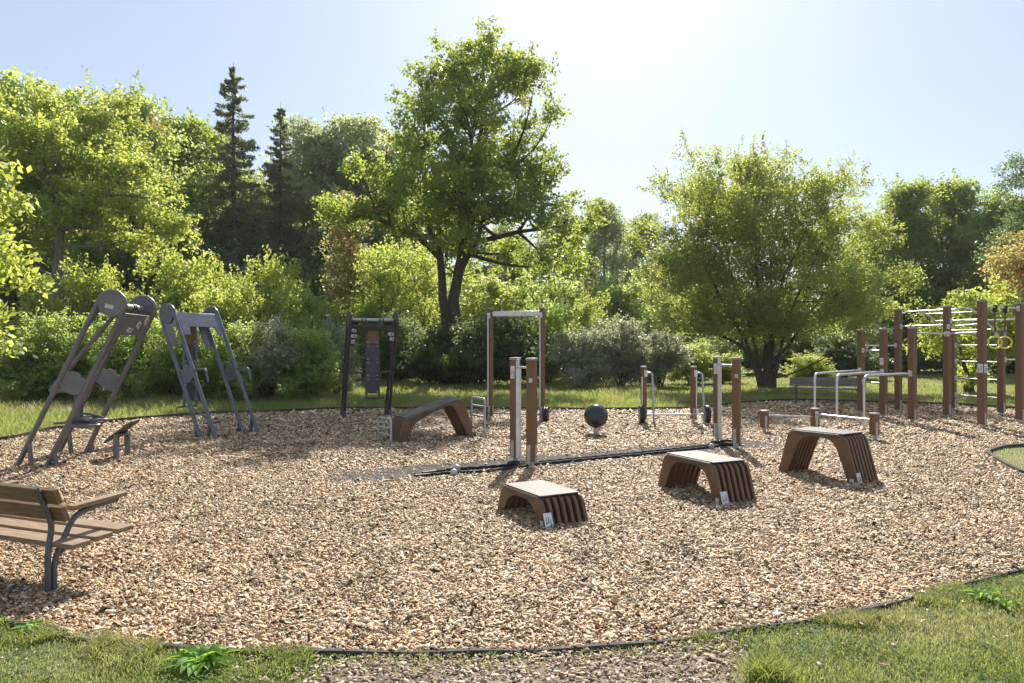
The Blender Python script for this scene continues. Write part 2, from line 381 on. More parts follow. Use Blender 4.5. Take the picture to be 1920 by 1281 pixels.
# ------------------------------------------------------------------ wood chips (nobody could count them)
rng = np.random.RandomState(11)
def chips(P, size, zmax, tilt, rs):
    n = len(P)
    L = size * np.minimum(np.exp(rs.normal(0, .42, n)), 1.9); W = L * rs.uniform(.22, .60, n); T = L * rs.uniform(.08, .20, n)
    base = np.array([[-1, -1, 0], [1, -1, 0], [1, 1, 0], [-1, 1, 0], [-.8, -.7, 1], [.85, -.8, 1], [.7, .8, 1], [-.9, .75, 1]], float)
    V = np.repeat(base[None], n, 0)
    V[:, :, 0] += rs.uniform(-.25, .25, (n, 8)); V[:, :, 1] += rs.uniform(-.25, .25, (n, 8))
    V[:, :, 0] *= (L / 2)[:, None]; V[:, :, 1] *= (W / 2)[:, None]; V[:, :, 2] = (V[:, :, 2] - .5) * T[:, None]
    ax = rs.normal(0, tilt, n); ay = rs.normal(0, tilt * .75, n); az = rs.uniform(0, 2 * PI, n)
    ca, sa = np.cos(ax)[:, None], np.sin(ax)[:, None]; cb, sb = np.cos(ay)[:, None], np.sin(ay)[:, None]; cz, sz = np.cos(az)[:, None], np.sin(az)[:, None]
    x, y, z = V[:, :, 0], V[:, :, 1], V[:, :, 2]
    y, z = y * ca - z * sa, y * sa + z * ca
    x, z = x * cb + z * sb, -x * sb + z * cb
    x, y = x * cz - y * sz, x * sz + y * cz
    zc = np.abs(L / 2 * np.sin(ay)) * .6 + rs.uniform(0, 1, n) ** 1.3 * zmax
    V = np.stack([x + P[:, 0:1], y + P[:, 1:2], z + zc[:, None]], 2).reshape(-1, 3)
    fq = np.array([[4, 5, 6, 7], [0, 1, 5, 4], [1, 2, 6, 5], [2, 3, 7, 6], [3, 0, 4, 7]])
    Fq = (fq[None] + (np.arange(n) * 8)[:, None, None]).reshape(-1, 4)
    return V, Fq
def joinVF(L):
    Vs, Fs, o = [], [], 0
    for V, f in L: Vs.append(V); Fs.append(f + o); o += len(V)
    return np.concatenate(Vs), np.concatenate(Fs)
def scatter(y0, y1, dens, rs, margin=1.25):
    xm = y1 * .706 * margin + .6
    n = int(dens * (y1 - y0) * 2 * xm)
    P = np.stack([rs.uniform(-xm, xm, n), rs.uniform(y0, y1, n)], 1)
    return P[np.abs(P[:, 0]) < P[:, 1] * .706 * margin + .6]
MC, MD = Vector((.9, 10.28)), Vector((math.cos(R(27)), math.sin(R(27))))   # the rubber strip: centre and direction
MAT_L, MAT_W = 3.65, .42
def matdist(P):
    dx, dy = P[:, 0] - MC.x, P[:, 1] - MC.y
    u = dx * MD.x + dy * MD.y; v = -dx * MD.y + dy * MD.x
    return u, v
parts = []
for (a, b, d, s, zm) in ((3.6, 5.2, 9000, .0195, .016), (5.2, 7, 6800, .0205, .017), (7, 9.5, 4500, .0225, .018), (9.5, 13, 2500, .028, .020), (13, 17, 1250, .036, .022), (17, 22, 600, .050, .024)):
    P = scatter(a, b, d, rng)
    k = inpoly(P, PLAY) & ~inpoly(P, ISL)
    u, v = matdist(P)
    wob = .05 * np.sin(u * 3.1) + .04 * np.sin(u * 7.3 + 1)
    edge = np.maximum(np.abs(v) - MAT_W + wob, np.abs(u) - MAT_L + wob)
    keep = rng.uniform(0, 1, len(P)) < np.clip((edge + .10) / .13, 0, 1) + (rng.uniform(0, 1, len(P)) < .05)
    leftcover = np.clip((-u - 2.1) / 1.8, 0, .4); keep |= rng.uniform(0, 1, len(P)) < leftcover * np.clip((edge + .42) / .3, 0, 1)
    P = P[k & keep]
    big = rng.uniform(0, 1, len(P)) < .10
    parts.append(chips(P[~big], s, zm, .52, rng)); parts.append(chips(P[big], s * 1.55, zm * 1.35, .45, rng))
# small heaps over the kerb onto the path
V, Fq = joinVF(parts); print('chips', len(Fq) // 5)
o = bpy.data.objects.new('wood_chips', raw_mesh('wood_chips', V, Fq, M['chip'])); link(o); tag(o, kind='stuff', label='pale wood chips covering the exercise ground', cat='wood chips')
P = np.stack([rng.uniform(-1.7, 1.7, 16000), 1.6 + 2.4 * rng.uniform(0, 1, 16000) ** .6], 1)
P = P[~inpoly(P, PLAY)]; dpt = (P[:, 0] < 1.2 + .12 * np.sin(P[:, 1] * 5)) & (rng.uniform(0, 1, len(P)) < np.clip((P[:, 0] + 1.45) / .6, 0, 1))
P = P[dpt & (rng.uniform(0, 1, len(P)) < np.clip((P[:, 1] - 2.6) * 1.5 + .2 * np.sin(P[:, 0] * 6), .15, 1))]
V, Fq = chips(P, .018, .010, .3, rng)
o = bpy.data.objects.new('path_litter', raw_mesh('path_litter', V, Fq, M['pathchip'])); link(o); tag(o, kind='stuff', label='greyish wood chips and grit scattered on the dirt path', cat='path litter')

# ------------------------------------------------------------------ grass
def blades(P, h, wd, lean, rs):
    n = len(P); a = rs.uniform(0, 2 * PI, n); b = rs.uniform(0, 2 * PI, n)
    h = h * rs.uniform(.5, 1.35, n); ln = lean * h * rs.uniform(.3, 1.4, n)
    dx, dy = np.cos(a) * wd / 2, np.sin(a) * wd / 2; lx, ly = np.cos(b) * ln, np.sin(b) * ln
    z0 = np.full(n, -.01)
    V = np.stack([np.stack([P[:, 0] - dx, P[:, 1] - dy, z0], 1), np.stack([P[:, 0] + dx, P[:, 1] + dy, z0], 1),
                  np.stack([P[:, 0] + dx * .7 + lx * .35, P[:, 1] + dy * .7 + ly * .35, h * .6], 1), np.stack([P[:, 0] - dx * .7 + lx * .35, P[:, 1] - dy * .7 + ly * .35, h * .6], 1),
                  np.stack([P[:, 0] + lx, P[:, 1] + ly, h], 1), np.stack([P[:, 0] + lx + dx * .05, P[:, 1] + ly + dy * .05, h], 1)], 1).reshape(-1, 3)
    fq = np.array([[0, 1, 2, 3], [3, 2, 5, 4]]); Fq = (fq[None] + (np.arange(n) * 6)[:, None, None]).reshape(-1, 4)
    return V, Fq
def fbm(P, s, seed=0):
    v = 0
    for k in range(4):
        f = s * 1.9 ** k; v = v + (np.sin(P[:, 0] * f + seed + 1.7 * k + 1.3 * np.sin(P[:, 1] * f * .7 + k)) * np.sin(P[:, 1] * f * 1.1 + seed * 2 + 2.1 * k + 1.1 * np.sin(P[:, 0] * f * .8)))/ (k + 1)
    return v
def outside(P): return ~inpoly(P, PLAY) | inpoly(P, ISL)
gl = []
P = scatter(2.5, 5.6, 9000, rng, 1.15); P = P[outside(P) & (P[:, 1] < 5.6)]
P = P[~(inpoly(P + rng.normal(0, .11, P.shape), PATH) & (rng.uniform(0, 1, len(P)) > .02))]
pn = fbm(P, 3.1, 2); P = P[(pn > -.55) | (rng.uniform(0, 1, len(P)) < .45)]
gl.append(blades(P, .019 + .011 * np.clip(fbm(P, 2.3, 5), -1, 1), .0045, 1.2, rng))
# longer tufts where the mower does not reach, along the kerb
def along(poly, n, sd_, rs, off=0.0):
    i = rs.randint(0, len(poly), n); t = rs.uniform(0, 1, n)[:, None]
    A = poly[i]; B = poly[(i + 1) % len(poly)]; T = B - A; N = np.stack([T[:, 1], -T[:, 0]], 1) / (np.linalg.norm(T, axis=1)[:, None] + 1e-9)
    return A + T * t + N * (off + np.abs(rs.normal(0, sd_, n)))[:, None]
P = along(PLAY, 110000, .11, rng, -.01); P = P[ (P[:, 1] < 7) & (np.abs(P[:, 0]) < P[:, 1] * .9) & ~inpoly(P, PATH) & ((P[:, 0] < -1.0) | (P[:, 0] > 1.0))]
P = P[(fbm(P, 4.0, 9) > -.35) & ((P[:, 0] < 0) | (fbm(P, 4.0, 9) > .15))]
gl.append(blades(P, .036 + .028 * np.clip(fbm(P, 6.0, 3), 0, 1), .005, 1.2, rng))
P = np.array([1.22, 3.42]) + rng.normal(0, .05, (900, 2)); gl.append(blades(P, .12, .006, .9, rng))   # the bright tuft beside the path
for (a, b, d, h0, wd) in ((5.6, 12, 900, .06, .009), (12, 17, 520, .13, .012), (17, 22, 420, .15, .016), (22, 30, 220, .15, .022), (30, 46, 70, .15, .035)):
    P = scatter(a, b, d, rng, 1.12); P = P[outside(P)]
    right = P[:, 0] > 4.5 + .10 * (P[:, 1] - 20)
    mown = np.where(right, .38, 1.0)
    left = np.where(P[:, 0] < -3, 1.35, 1.0)
    gl.append(blades(P, h0 * mown * left * (1 + .35 * fbm(P, .9, 4)), wd, .7, rng))
V, Fq = joinVF(gl); print('grass', len(Fq) // 2)
o = bpy.data.objects.new('grass', raw_mesh('grass', V, Fq, M['grass'])); link(o); tag(o, kind='stuff', label='green grass growing around the wood chip area', cat='grass')
P = scatter(2.6, 5.6, 2600, rng, 1.15); P = P[outside(P) & ~inpoly(P, PATH)]; P = P[rng.uniform(0, 1, len(P)) < np.clip(.18 + .3 * fbm(P, 2.7, 12), .04, .5)]
Vc, Fc = [], 0
n = len(P); C3 = np.concatenate([np.stack([P[:, 0] + rng.normal(0, .012, n), P[:, 1] + rng.normal(0, .012, n), rng.uniform(.008, .028, n)], 1) for _ in range(4)])
_N = rng.normal(0, .35, C3.shape); _N[:, 2] = 1
def flatleaves(C, size, N, rs):
    N = N / np.linalg.norm(N, axis=1)[:, None]; A = rs.normal(0, 1, C.shape); T = np.cross(N, A); T /= np.linalg.norm(T, axis=1)[:, None]; B = np.cross(N, T); L = (size * rs.uniform(.6, 1.4, len(C)))[:, None]
    return np.stack([C - T * L * .5, C + B * L * .38, C + T * L * .5, C - B * L * .38], 1).reshape(-1, 3), np.arange(len(C) * 4).reshape(-1, 4)
V, Fq = flatleaves(C3, .015, _N, rng); print('clover', len(Fq))
o = bpy.data.objects.new('clover', raw_mesh('clover', V, Fq, M['clover'])); link(o); tag(o, kind='stuff', label='small clover leaves mixed into the front lawns', cat='clover')
# fallen leaves and stray chips on the front lawns
P = scatter(2.9, 5.0, 26, rng); P = P[outside(P) & ~inpoly(P, PATH)]
V, Fq = chips(P, .022, .01, .5, rng); V[:, 2] += .022
o = bpy.data.objects.new('leaf_litter', raw_mesh('leaf_litter', V, Fq, M['dryleaf'])); link(o); tag(o, kind='stuff', label='dry fallen leaves strewn on the front lawns', cat='fallen leaves')

# ------------------------------------------------------------------ trees
def leafquads(C, size, rs, up=.35, aspect=.6, drop=0.0, NB=None):
    n = len(C); N = rs.normal(0, 1, (n, 3))
    if NB is not None: N = N * .55 + NB
    N[:, 2] += up * (2 if NB is None else .6); N /= np.linalg.norm(N, axis=1)[:, None]
    A = rs.normal(0, 1, (n, 3)); A[:, 2] -= drop; T = np.cross(N, A); T = np.cross(T, N); T /= np.linalg.norm(T, axis=1)[:, None] + 1e-9
    B = np.cross(N, T); L = (size * rs.uniform(.65, 1.35, n))[:, None]
    b = L * aspect / 2
    V = np.stack([C - T * L * .5, C + B * b - T * L * .05, C + T * L * .5, C - B * b - T * L * .05], 1)
    V[:, 0] += N * L * .08; V[:, 2] += N * L * .08
    V = V.reshape(-1, 3); Fq = np.arange(n * 4).reshape(-1, 4)
    return V, Fq
def bez(a, b, c, n):
    return [a * (1 - t) ** 2 + b * 2 * t * (1 - t) + c * t * t for t in [k / n for k in range(n + 1)]]
def crown_tree(lobes, trunks, seed, nclump, per, crad, lsize, sidestep=.5, r_limb=.11, up=.35, shell=.55, twigs=1.0, aspect=.6, minz=0.0, shoots=0, slen=.7):
    """lobes: (centre, radii); trunks: (points, base radius, top radius). Returns trunk MB and leaf arrays, all in tree space."""
    rs = np.random.RandomState(seed); mb = MB()
    tpts = []
    for pts, r0, r1 in trunks:
        P = [Vector(p) for p in pts]; Q = []
        for i in range(len(P) - 1):
            a, b = P[i], P[i + 1]; k = max(2, int((b - a).length / .6))
            for j in range(k): Q.append(a.lerp(b, j / k) + Vector(rs.normal(0, .03, 3)) * (1 if i + j else 0))
        Q.append(P[-1]); n = len(Q)
        rad = [r0 + (r1 - r0) * (i / (n - 1)) ** .8 for i in range(n)]; rad[0] *= 1.45
        mb.tube(Q, rad, 9); tpts += [(q, rad[i]) for i, q in enumerate(Q[1:])]
    vol = np.array([r[0] * r[1] * r[2] for c, r in lobes]) ** .72; vol /= vol.sum()
    C = []
    for (c, r), v in zip(lobes, vol):
        c = Vector(c); k = max(3, int(nclump * v))
        low = [t for t in tpts if minz < t[0].z < c.z + r[2] * .2] or tpts
        t0 = min(low, key=lambda t: (t[0] - c).length + rs.uniform(0, 1.2) - .35 * (c.z - t[0].z))
        mid = (t0[0] + c) / 2 + Vector((0, 0, -.12 * (c - t0[0]).length)) + Vector(rs.normal(0, .25, 3))
        limb = bez(t0[0], mid, c, 7); rl = min(r_limb, t0[1] * .75)
        mb.tube(limb, [rl * (1 - .8 * i / 7) for i in range(8)], 6, cap=False)
        for _ in range(k):
            d = rs.normal(0, 1, 3); d /= np.linalg.norm(d); q = shell + (1 - shell) * rs.uniform(0, 1)
            if rs.uniform() < .25: q = rs.uniform(.1, .7)
            if rs.uniform() < .12: q *= 1.13
            p = Vector((c.x + d[0] * r[0] * q, c.y + d[1] * r[1] * q, c.z + d[2] * r[2] * q)); C.append(p)
            if rs.uniform() < .55 * twigs:
                s_ = limb[rs.randint(3, 8)]; m2 = (s_ + p) / 2 + Vector(rs.normal(0, .15, 3))
                mb.tube(bez(s_, m2, p, 3), [rl * .28, rl * .2, rl * .13, rl * .06], 4, cap=False)
    C = np.array([tuple(p) for p in C]); nC = len(C)
    sizes = rs.uniform(.55, 1.35, nC)
    idx = np.repeat(np.arange(nC), np.maximum(6, (per * sizes ** 2).astype(int)))
    NS = 11; sub = rs.normal(0, 1, (nC, NS, 3)); sub /= np.linalg.norm(sub, axis=2)[:, :, None]; sub *= (rs.uniform(.35, 1.1, (nC, NS)) * crad * sizes[:, None])[:, :, None]; sub[:, :, 2] *= .7
    si = rs.randint(0, NS, len(idx)); tn = rs.normal(0, 1, (nC, NS, 3)); tn /= np.linalg.norm(tn, axis=2)[:, :, None]; tn[:, :, 2] = np.abs(tn[:, :, 2])
    off = sub[idx, si] + np.clip(rs.normal(0, 1, (len(idx), 3)), -2, 2) * (crad * .15 + lsize * .35) * np.array([1, 1, .75])
    V, Fq = leafquads(C[idx] + off, lsize, rs, up, aspect, NB=tn[idx, si] * 1.2)
    if shoots:
        cen = C.mean(0); cen[2] = C[:, 2].min() * .6 + cen[2] * .4; LC = []
        for j in range(shoots):
            p = C[rs.randint(0, nC)]; d = p - cen; d = d / (np.linalg.norm(d) + 1e-6); d = d + np.array([0, 0, .7]) + rs.normal(0, .35, 3); d /= np.linalg.norm(d)
            ln = slen * rs.uniform(.5, 1.4); k = int(6 + ln / lsize * 2.6); q = p + rs.normal(0, crad * .5, 3); t_ = rs.uniform(.0, 1, k)[:, None]
            pts_ = q + d * ln * t_ - np.array([0, 0, 1]) * (t_ ** 2) * ln * .22 * rs.uniform(0, 1.6); LC.append(pts_ + rs.normal(0, lsize * .38, (k, 3)))
            if j % 2 == 0: mb.tube([Vector(q), Vector(q + d * ln * .9 - np.array([0, 0, ln * .12]))], [.008, .003], 3, cap=False)
        V2, F2 = leafquads(np.concatenate(LC), lsize, rs, up, aspect); Fq = np.concatenate([Fq, F2 + len(V)]); V = np.concatenate([V, V2])
    print('leaves', len(Fq)); return mb, V, Fq
def place_tree(name, loc, mbVF, bark, leaf, label, cat='tree', group=None, rz=0, scale=1, cname='crown', tname='trunk'):
    mb, V, Fq = mbVF; t = empty(name, loc, rz, label, cat, group); t.scale = (scale,) * 3 if not isinstance(scale, tuple) else scale
    a = mb.build(tname, M[bark], t); b = bpy.data.objects.new(cname, raw_mesh(cname, V, Fq, M[leaf])); link(b, t)
    CH_OF[t.name] = [a, b]; return t
def dup(src, loc, label, rz=0, scale=1, group=None):
    c = src.copy(); COL.objects.link(c); c.location = loc; c.rotation_euler = (0, 0, rz); c.scale = scale if isinstance(scale, tuple) else (scale,) * 3
    c['label'] = label
    if group: c['group'] = group
    for ch in CH_OF[src.name]:
        d = ch.copy(); COL.objects.link(d); d.parent = c
    return c
def pxlobes(L, Y, base, dj=.0, seed=0, grow=1.0):
    rs = np.random.RandomState(seed); out = []; s = Y / F * grow
    for (x, y, rx, ry) in L:
        p = at(x, y, Y); c = (p.x - base.x, rs.uniform(-1, 1) * dj, p.z); out.append((c, (rx * s, min(rx * s, dj + .6) if dj else rx * s, ry * s)))
    return out
# the tall oak in the middle
B1 = Vector((at(848, 700, 30).x, 30, 0)); s1 = 30 / F
def loc1(px, py, d=0): p = at(px, py, 30); return (p.x - B1.x, d, p.z)
L1 = pxlobes([(922, 112, 40, 24), (838, 128, 28, 24), (870, 145, 60, 40), (975, 140, 34, 30), (900, 118, 55, 30), (955, 120, 40, 34), (830, 125, 30, 28), (850, 155, 50, 36), (790, 165, 34, 32), (955, 170, 52, 45), (1000, 180, 36, 36), (895, 185, 60, 45), (775, 215, 36, 50), (880, 240, 80, 50), (990, 235, 44, 50), (1025, 250, 22, 50), (775, 290, 50, 60), (850, 315, 80, 60), (950, 310, 80, 60), (1015, 320, 40, 50),
              (810, 385, 80, 50), (905, 395, 80, 45), (995, 400, 60, 45), (730, 395, 60, 35), (665, 405, 60, 28), (1060, 425, 55, 45), (870, 455, 60, 28), (960, 465, 60, 30), (1085, 480, 35, 35), (1020, 495, 60, 22), (700, 350, 40, 28), (760, 440, 50, 22), (765, 260, 36, 50), (930, 300, 80, 60), (860, 380, 90, 60), (740, 340, 40, 40)], 30, B1, 2.6, 5, 1.13)
T1 = [([(-.25, 0, -.1), (-.1, 0, 1.2), loc1(832, 560), loc1(825, 480), loc1(800, 400, .4), loc1(790, 300, .5)], .30, .06),
      ([(.35, .1, -.1), (.3, 0, 1.4), loc1(850, 560), loc1(862, 500), loc1(868, 440, .2), loc1(885, 330, .2), loc1(905, 220), loc1(905, 120)], .33, .045),
      ([loc1(862, 500), loc1(895, 455, -.3), loc1(970, 440, -.6), loc1(1050, 430, -.8)], .17, .05),
      ([loc1(868, 440), loc1(905, 380, .6), loc1(960, 300, .8), loc1(980, 240, .8)], .16, .04),
      ([loc1(825, 480), loc1(780, 440, -.5), loc1(710, 415, -.8), loc1(650, 405, -.9)], .14, .04)]
oak = place_tree('oak_tree', B1, crown_tree(L1, T1, 7, 600, 108, .46, .145, r_limb=.09, minz=5.0, shoots=420, slen=.8), 'bark', 'leaf_oak', 'tallest tree, dark green oak with twin trunks in the middle', 'tree')
# left sunlit oak
B2 = Vector((at(108, 700, 30).x, 30, 0))
def loc2(px, py, d=0): p = at(px, py, 30); return (p.x - B2.x, d, p.z)
L2 = pxlobes([(120, 175, 70, 45), (60, 225, 70, 50), (175, 245, 70, 50), (-10, 200, 60, 50), (110, 290, 90, 50), (225, 320, 65, 40), (30, 330, 80, 50), (285, 380, 60, 32), (180, 390, 80, 35), (100, 410, 80, 30), (330, 430, 40, 26), (20, 440, 60, 35), (240, 450, 60, 22), (-70, 330, 80, 80), (70, 475, 60, 18), (150, 330, 80, 50), (60, 280, 80, 50)], 30, B2, 2.4, 6, 1.08)
T2 = [([(0, 0, -.1), (.0, 0, 2), loc2(108, 520), loc2(113, 430), loc2(112, 350), loc2(110, 220)], .38, .06),
      ([loc2(112, 410), loc2(150, 370, -.5), loc2(240, 375, -1), loc2(310, 385, -1.2)], .19, .05), ([loc2(110, 390), loc2(60, 330, .5), loc2(20, 280, .5)], .16, .04), ([loc2(110, 430), loc2(180, 432, -.6), loc2(230, 430, -.8)], .10, .03)]
place_tree('oak_tree', B2, crown_tree(L2, T2, 17, 560, 115, .48, .15, r_limb=.10, minz=3.5, shoots=350, slen=.8), 'barkpale', 'leaf_bright', 'sunlit yellow green oak with pale trunk on the far left', 'tree')
# the round many-stemmed tree
B3 = gp(1437, 728); Y3 = B3.y
def loc3(px, py, d=0): p = at(px, py, Y3); return (p.x - B3.x, d, p.z)
L3 = pxlobes([(1265, 335, 32, 26), (1350, 340, 55, 36), (1450, 310, 40, 32), (1430, 345, 75, 45), (1530, 360, 65, 42), (1300, 395, 65, 45), (1395, 410, 85, 55), (1490, 420, 85, 60), (1580, 420, 55, 55), (1265, 460, 50, 50),
              (1340, 480, 80, 55), (1440, 490, 90, 55), (1540, 500, 80, 55), (1610, 510, 45, 60), (1250, 535, 45, 45), (1310, 560, 60, 40), (1400, 570, 85, 42), (1500, 580, 80, 38), (1580, 585, 60, 38), (1245, 600, 35, 26), (1560, 625, 40, 18), (1228, 420, 25, 45), (1232, 500, 30, 50), (1625, 440, 26, 45), (1645, 540, 24, 50), (1275, 520, 50, 50), (1330, 600, 50, 26), (1600, 600, 45, 30), (1390, 318, 40, 22), (1500, 325, 50, 24), (1285, 335, 40, 26), (1460, 300, 26, 18), (1340, 430, 90, 60), (1560, 450, 70, 60), (1450, 400, 90, 60), (1400, 600, 90, 34), (1485, 612, 70, 30), (1320, 610, 60, 30), (1440, 560, 90, 40), (1370, 520, 80, 50), (1520, 560, 80, 50)], Y3, B3, 2.6, 8, 1.08)
T3 = []
for k, (x1, y1, x2, y2, d) in enumerate([(1395, 640, 1300, 470, -.6), (1410, 620, 1350, 400, .5), (1432, 620, 1410, 380, -.2), (1450, 620, 1470, 380, .6), (1465, 630, 1540, 440, -.6), (1478, 650, 1580, 520, .3), (1388, 650, 1290, 600, -.8), (1440, 600, 1500, 430, -.7), (1455, 640, 1530, 560, 1)]):
    xb = (k % 5 - 2) * .13
    T3.append(([(xb * .8, .1 * (k % 3 - 1), -.1), (xb * 1.2, 0, .35), loc3(x1, y1, d * .4), loc3((x1 + x2) / 2 - 6, (y1 + y2) / 2, d * .8), loc3(x2, y2, d)], .105, .025))
place_tree('willow_tree', B3, crown_tree(L3, T3, 27, 1750, 80, .42, .105, r_limb=.04, aspect=.5, shell=.4, shoots=900, slen=.75), 'bark', 'leaf_round', 'broad rounded tree with many stems, right of the middle', 'tree')
# small tree behind the climbing rig
B4 = gp(1815, 737); Y4 = B4.y
L4 = pxlobes([(1790, 590, 50, 40), (1860, 580, 60, 45), (1760, 640, 50, 35), (1830, 650, 60, 35), (1900, 620, 50, 50), (1740, 600, 30, 25), (1820, 700, 40, 18)], Y4, B4, 1.2, 9)
T4 = [([(0, 0, -.1), (0, 0, .5), (-.3, 0, 1.6), (-.4, 0, 2.6)], .10, .03), ([(.12, 0, -.1), (.15, 0, .5), (.6, 0, 1.7), (.8, .2, 2.8)], .10, .03)]
place_tree('small_tree', B4, crown_tree(L4, T4, 37, 170, 105, .42, .115, r_limb=.04), 'bark', 'leaf_bright', 'small bright green tree on the lawn behind the climbing rig', 'tree')
# overhanging branches at the left edge
B5 = Vector((-12.6, 13.5, 0))
L5 = [((2.3, .0, 4.3), (1.1, 1.2, .7)), ((2.7, .3, 3.1), (1.05, 1.2, .6)), ((1.6, 0, 5.0), (1.4, 1.4, .9)), ((2.6, -.2, 2.2), (.9, 1, .45)), ((.5, 0, 4.5), (1.6, 1.6, 1.2)), ((.2, 0, 2.8), (1.5, 1.5, 1.0)), ((2.3, .2, 1.6), (.6, .8, .3))]
place_tree('maple_tree', B5, crown_tree(L5, [([(0, 0, -.1), (0, 0, 2), (.1, 0, 5)], .18, .06)], 47, 150, 110, .42, .14, r_limb=.06), 'bark', 'leaf_bright', 'near tree whose bright yellow green branches reach in at left edge', 'tree')
# generic broadleaf trees standing behind
def generic(seed, H, spread, nclump, per, ls):
    rs = np.random.RandomState(seed); L = []
    for k in range(15):
        t = k / 14; z = H * (.30 + .60 * t); a = k * 2.4; rr = spread * (1 - (2 * t - .75) ** 2 * .55) * .62
        L.append(((math.cos(a) * rr, math.sin(a) * rr, z + rs.uniform(-.4, .4)), (spread * rs.uniform(.32, .5), spread * rs.uniform(.32, .5), H * rs.uniform(.07, .11))))
    L.append(((0, 0, H * .93), (spread * .3, spread * .3, H * .06)))
    T = [([(0, 0, -.1), (.1, 0, H * .25), (-.1, .1, H * .5), (.1, 0, H * .88)], H * .02, .05), ([(.1, 0, H * .25), (1, .3, H * .5), (1.4, .4, H * .7)], H * .013, .04), ([(.0, 0, H * .3), (-1, -.3, H * .5), (-1.5, -.4, H * .7)], H * .012, .04)]
    return crown_tree(L, T, seed, int(nclump * 1.5), int(per * .72), .62, ls * .85, r_limb=.10, shoots=160, slen=1.0)
gA = generic(101, 12, 3.6, 330, 130, .20); gB = generic(102, 13, 3.0, 300, 130, .20)
def backpos(px, Y): return Vector(((px - 960) / F * Y, Y, 0))
def hgt(py, Y): return CH + (HOR - py) / F * Y
GRP = 'broadleaf trees in the wood behind'
tA = place_tree('broadleaf_tree', backpos(250, 40), gA, 'bark', 'leaf_bush', 'leafy green tree right behind the sunlit left oak', 'tree', GRP, scale=hgt(172, 40) / 12)
tB = place_tree('broadleaf_tree', backpos(1700, 44), gB, 'bark', 'leaf_oak', 'dark green tree just right of the round willow, behind the lawn', 'tree', GRP, scale=hgt(340, 44) / 13)
tC = place_tree('broadleaf_tree', backpos(665, 50), generic(103, 13, 3.8, 300, 120, .22), 'barkpale', 'leaf_hazed', 'hazy green tree on the skyline left of the tallest oak', 'tree', GRP, scale=hgt(215, 50) / 13)
for (src, H, px, py, Y, rz, wf, lab) in (
        (tB, 13, 330, 215, 44, 1.0, 1.05, 'green tree on the skyline between left oak and tall spruce'),
        (tB, 13, 392, 236, 47, 2.2, .95, 'green tree touching the left side of the tall spruce'),
        (tC, 13, 590, 232, 50, 2.0, 1.0, 'pale green tree on the skyline right of the small spruce'),
        (tA, 12, 30, 150, 44, 3.0, 1.1, 'green tree on the skyline at the far left, behind the sunlit oak'),
        (tC, 13, 725, 255, 52, 4.0, .8, 'hazy tree peeping out at the left flank of the tallest oak'),
        (tC, 13, 1135, 372, 48, 1.0, .65, 'slim hazy tree right of the tallest oak'),
        (tC, 13, 1205, 402, 52, 3.1, .8, 'low hazy tree in the gap left of the round willow'),
        (tC, 13, 1060, 400, 56, 5.1, 1.0, 'hazy tree low behind the right side of the tallest oak'),
        (tB, 13, 1785, 336, 45, .4, 1.15, 'tallest dark green tree behind the lawn at right'),
        (tA, 12, 1868, 362, 42, 2.1, .9, 'dark green tree beside the autumn coloured tree at right'),
        (tA, 12, 1640, 400, 50, 4.4, 1.0, 'dark tree half hidden by the right side of the willow'),
        (tA, 12, 480, 330, 54, 1.3, 1.2, 'dark tree filling the gap behind both spruces'),
        (tB, 13, 160, 330, 55, .3, 1.3, 'tree in the deep wood behind the left oak trunk'),
        (tA, 12, 1290, 480, 56, .9, 1.1, 'low tree seen through the left of the willow crown'),
        (tB, 13, 1980, 330, 44, 5.0, 1.0, 'green tree cut by the right edge of the view'),
        (tB, 13, 820, 330, 56, 5.0, 1.2, 'tree in the deep wood behind the tallest oak'),
        (tC, 13, 950, 420, 58, 2.6, 1.1, 'pale tree in the wood seen under the tallest oak crown'),
        (tA, 12, -60, 300, 40, 5.0, 1.1, 'tree at the left edge behind the overhanging branches')):
    s = hgt(py, Y) / H; dup(src, backpos(px, Y), lab, rz, (s * wf, s * wf, s))
# understorey trees with thin pale trunks and a rusty crown
def thin(seed, H, n=110):
    L = [((.2 * math.cos(k * 2), .3 * math.sin(k * 2.3), H * (.45 + .07 * k)), (1.1, 1.0, .6)) for k in range(8)]
    return crown_tree(L, [([(0, 0, -.1), (.1, 0, H * .5), (-.1, 0, H * .95)], .085, .03), ([(.1, 0, H * .35), (.8, .1, H * .7)], .04, .02)], seed, n, 75, .5, .13, r_limb=.03)
tR = place_tree('rowan_tree', backpos(655, 36), thin(201, 8.6, 150), 'barkpale', 'leaf_rust', 'rusty red leaved tree left of the tallest oak', 'tree', scale=1.05)
tP = place_tree('young_tree', backpos(712, 33), thin(202, 6.2, 60), 'barkpale', 'leaf_bright', 'thin pale trunked young tree left of the tallest oak trunk', 'tree', 'young trees with thin pale trunks')
dup(tP, backpos(748, 35), 'thin pale trunked young tree closest to the tallest oak trunk', 2, 1.12)
dup(tP, backpos(800, 37), 'slender young tree directly behind the tallest oak trunk', 4, 1.05)
dup(tP, backpos(690, 37), 'thin leaning young tree under the rusty leaved crown', 1, 1.0)
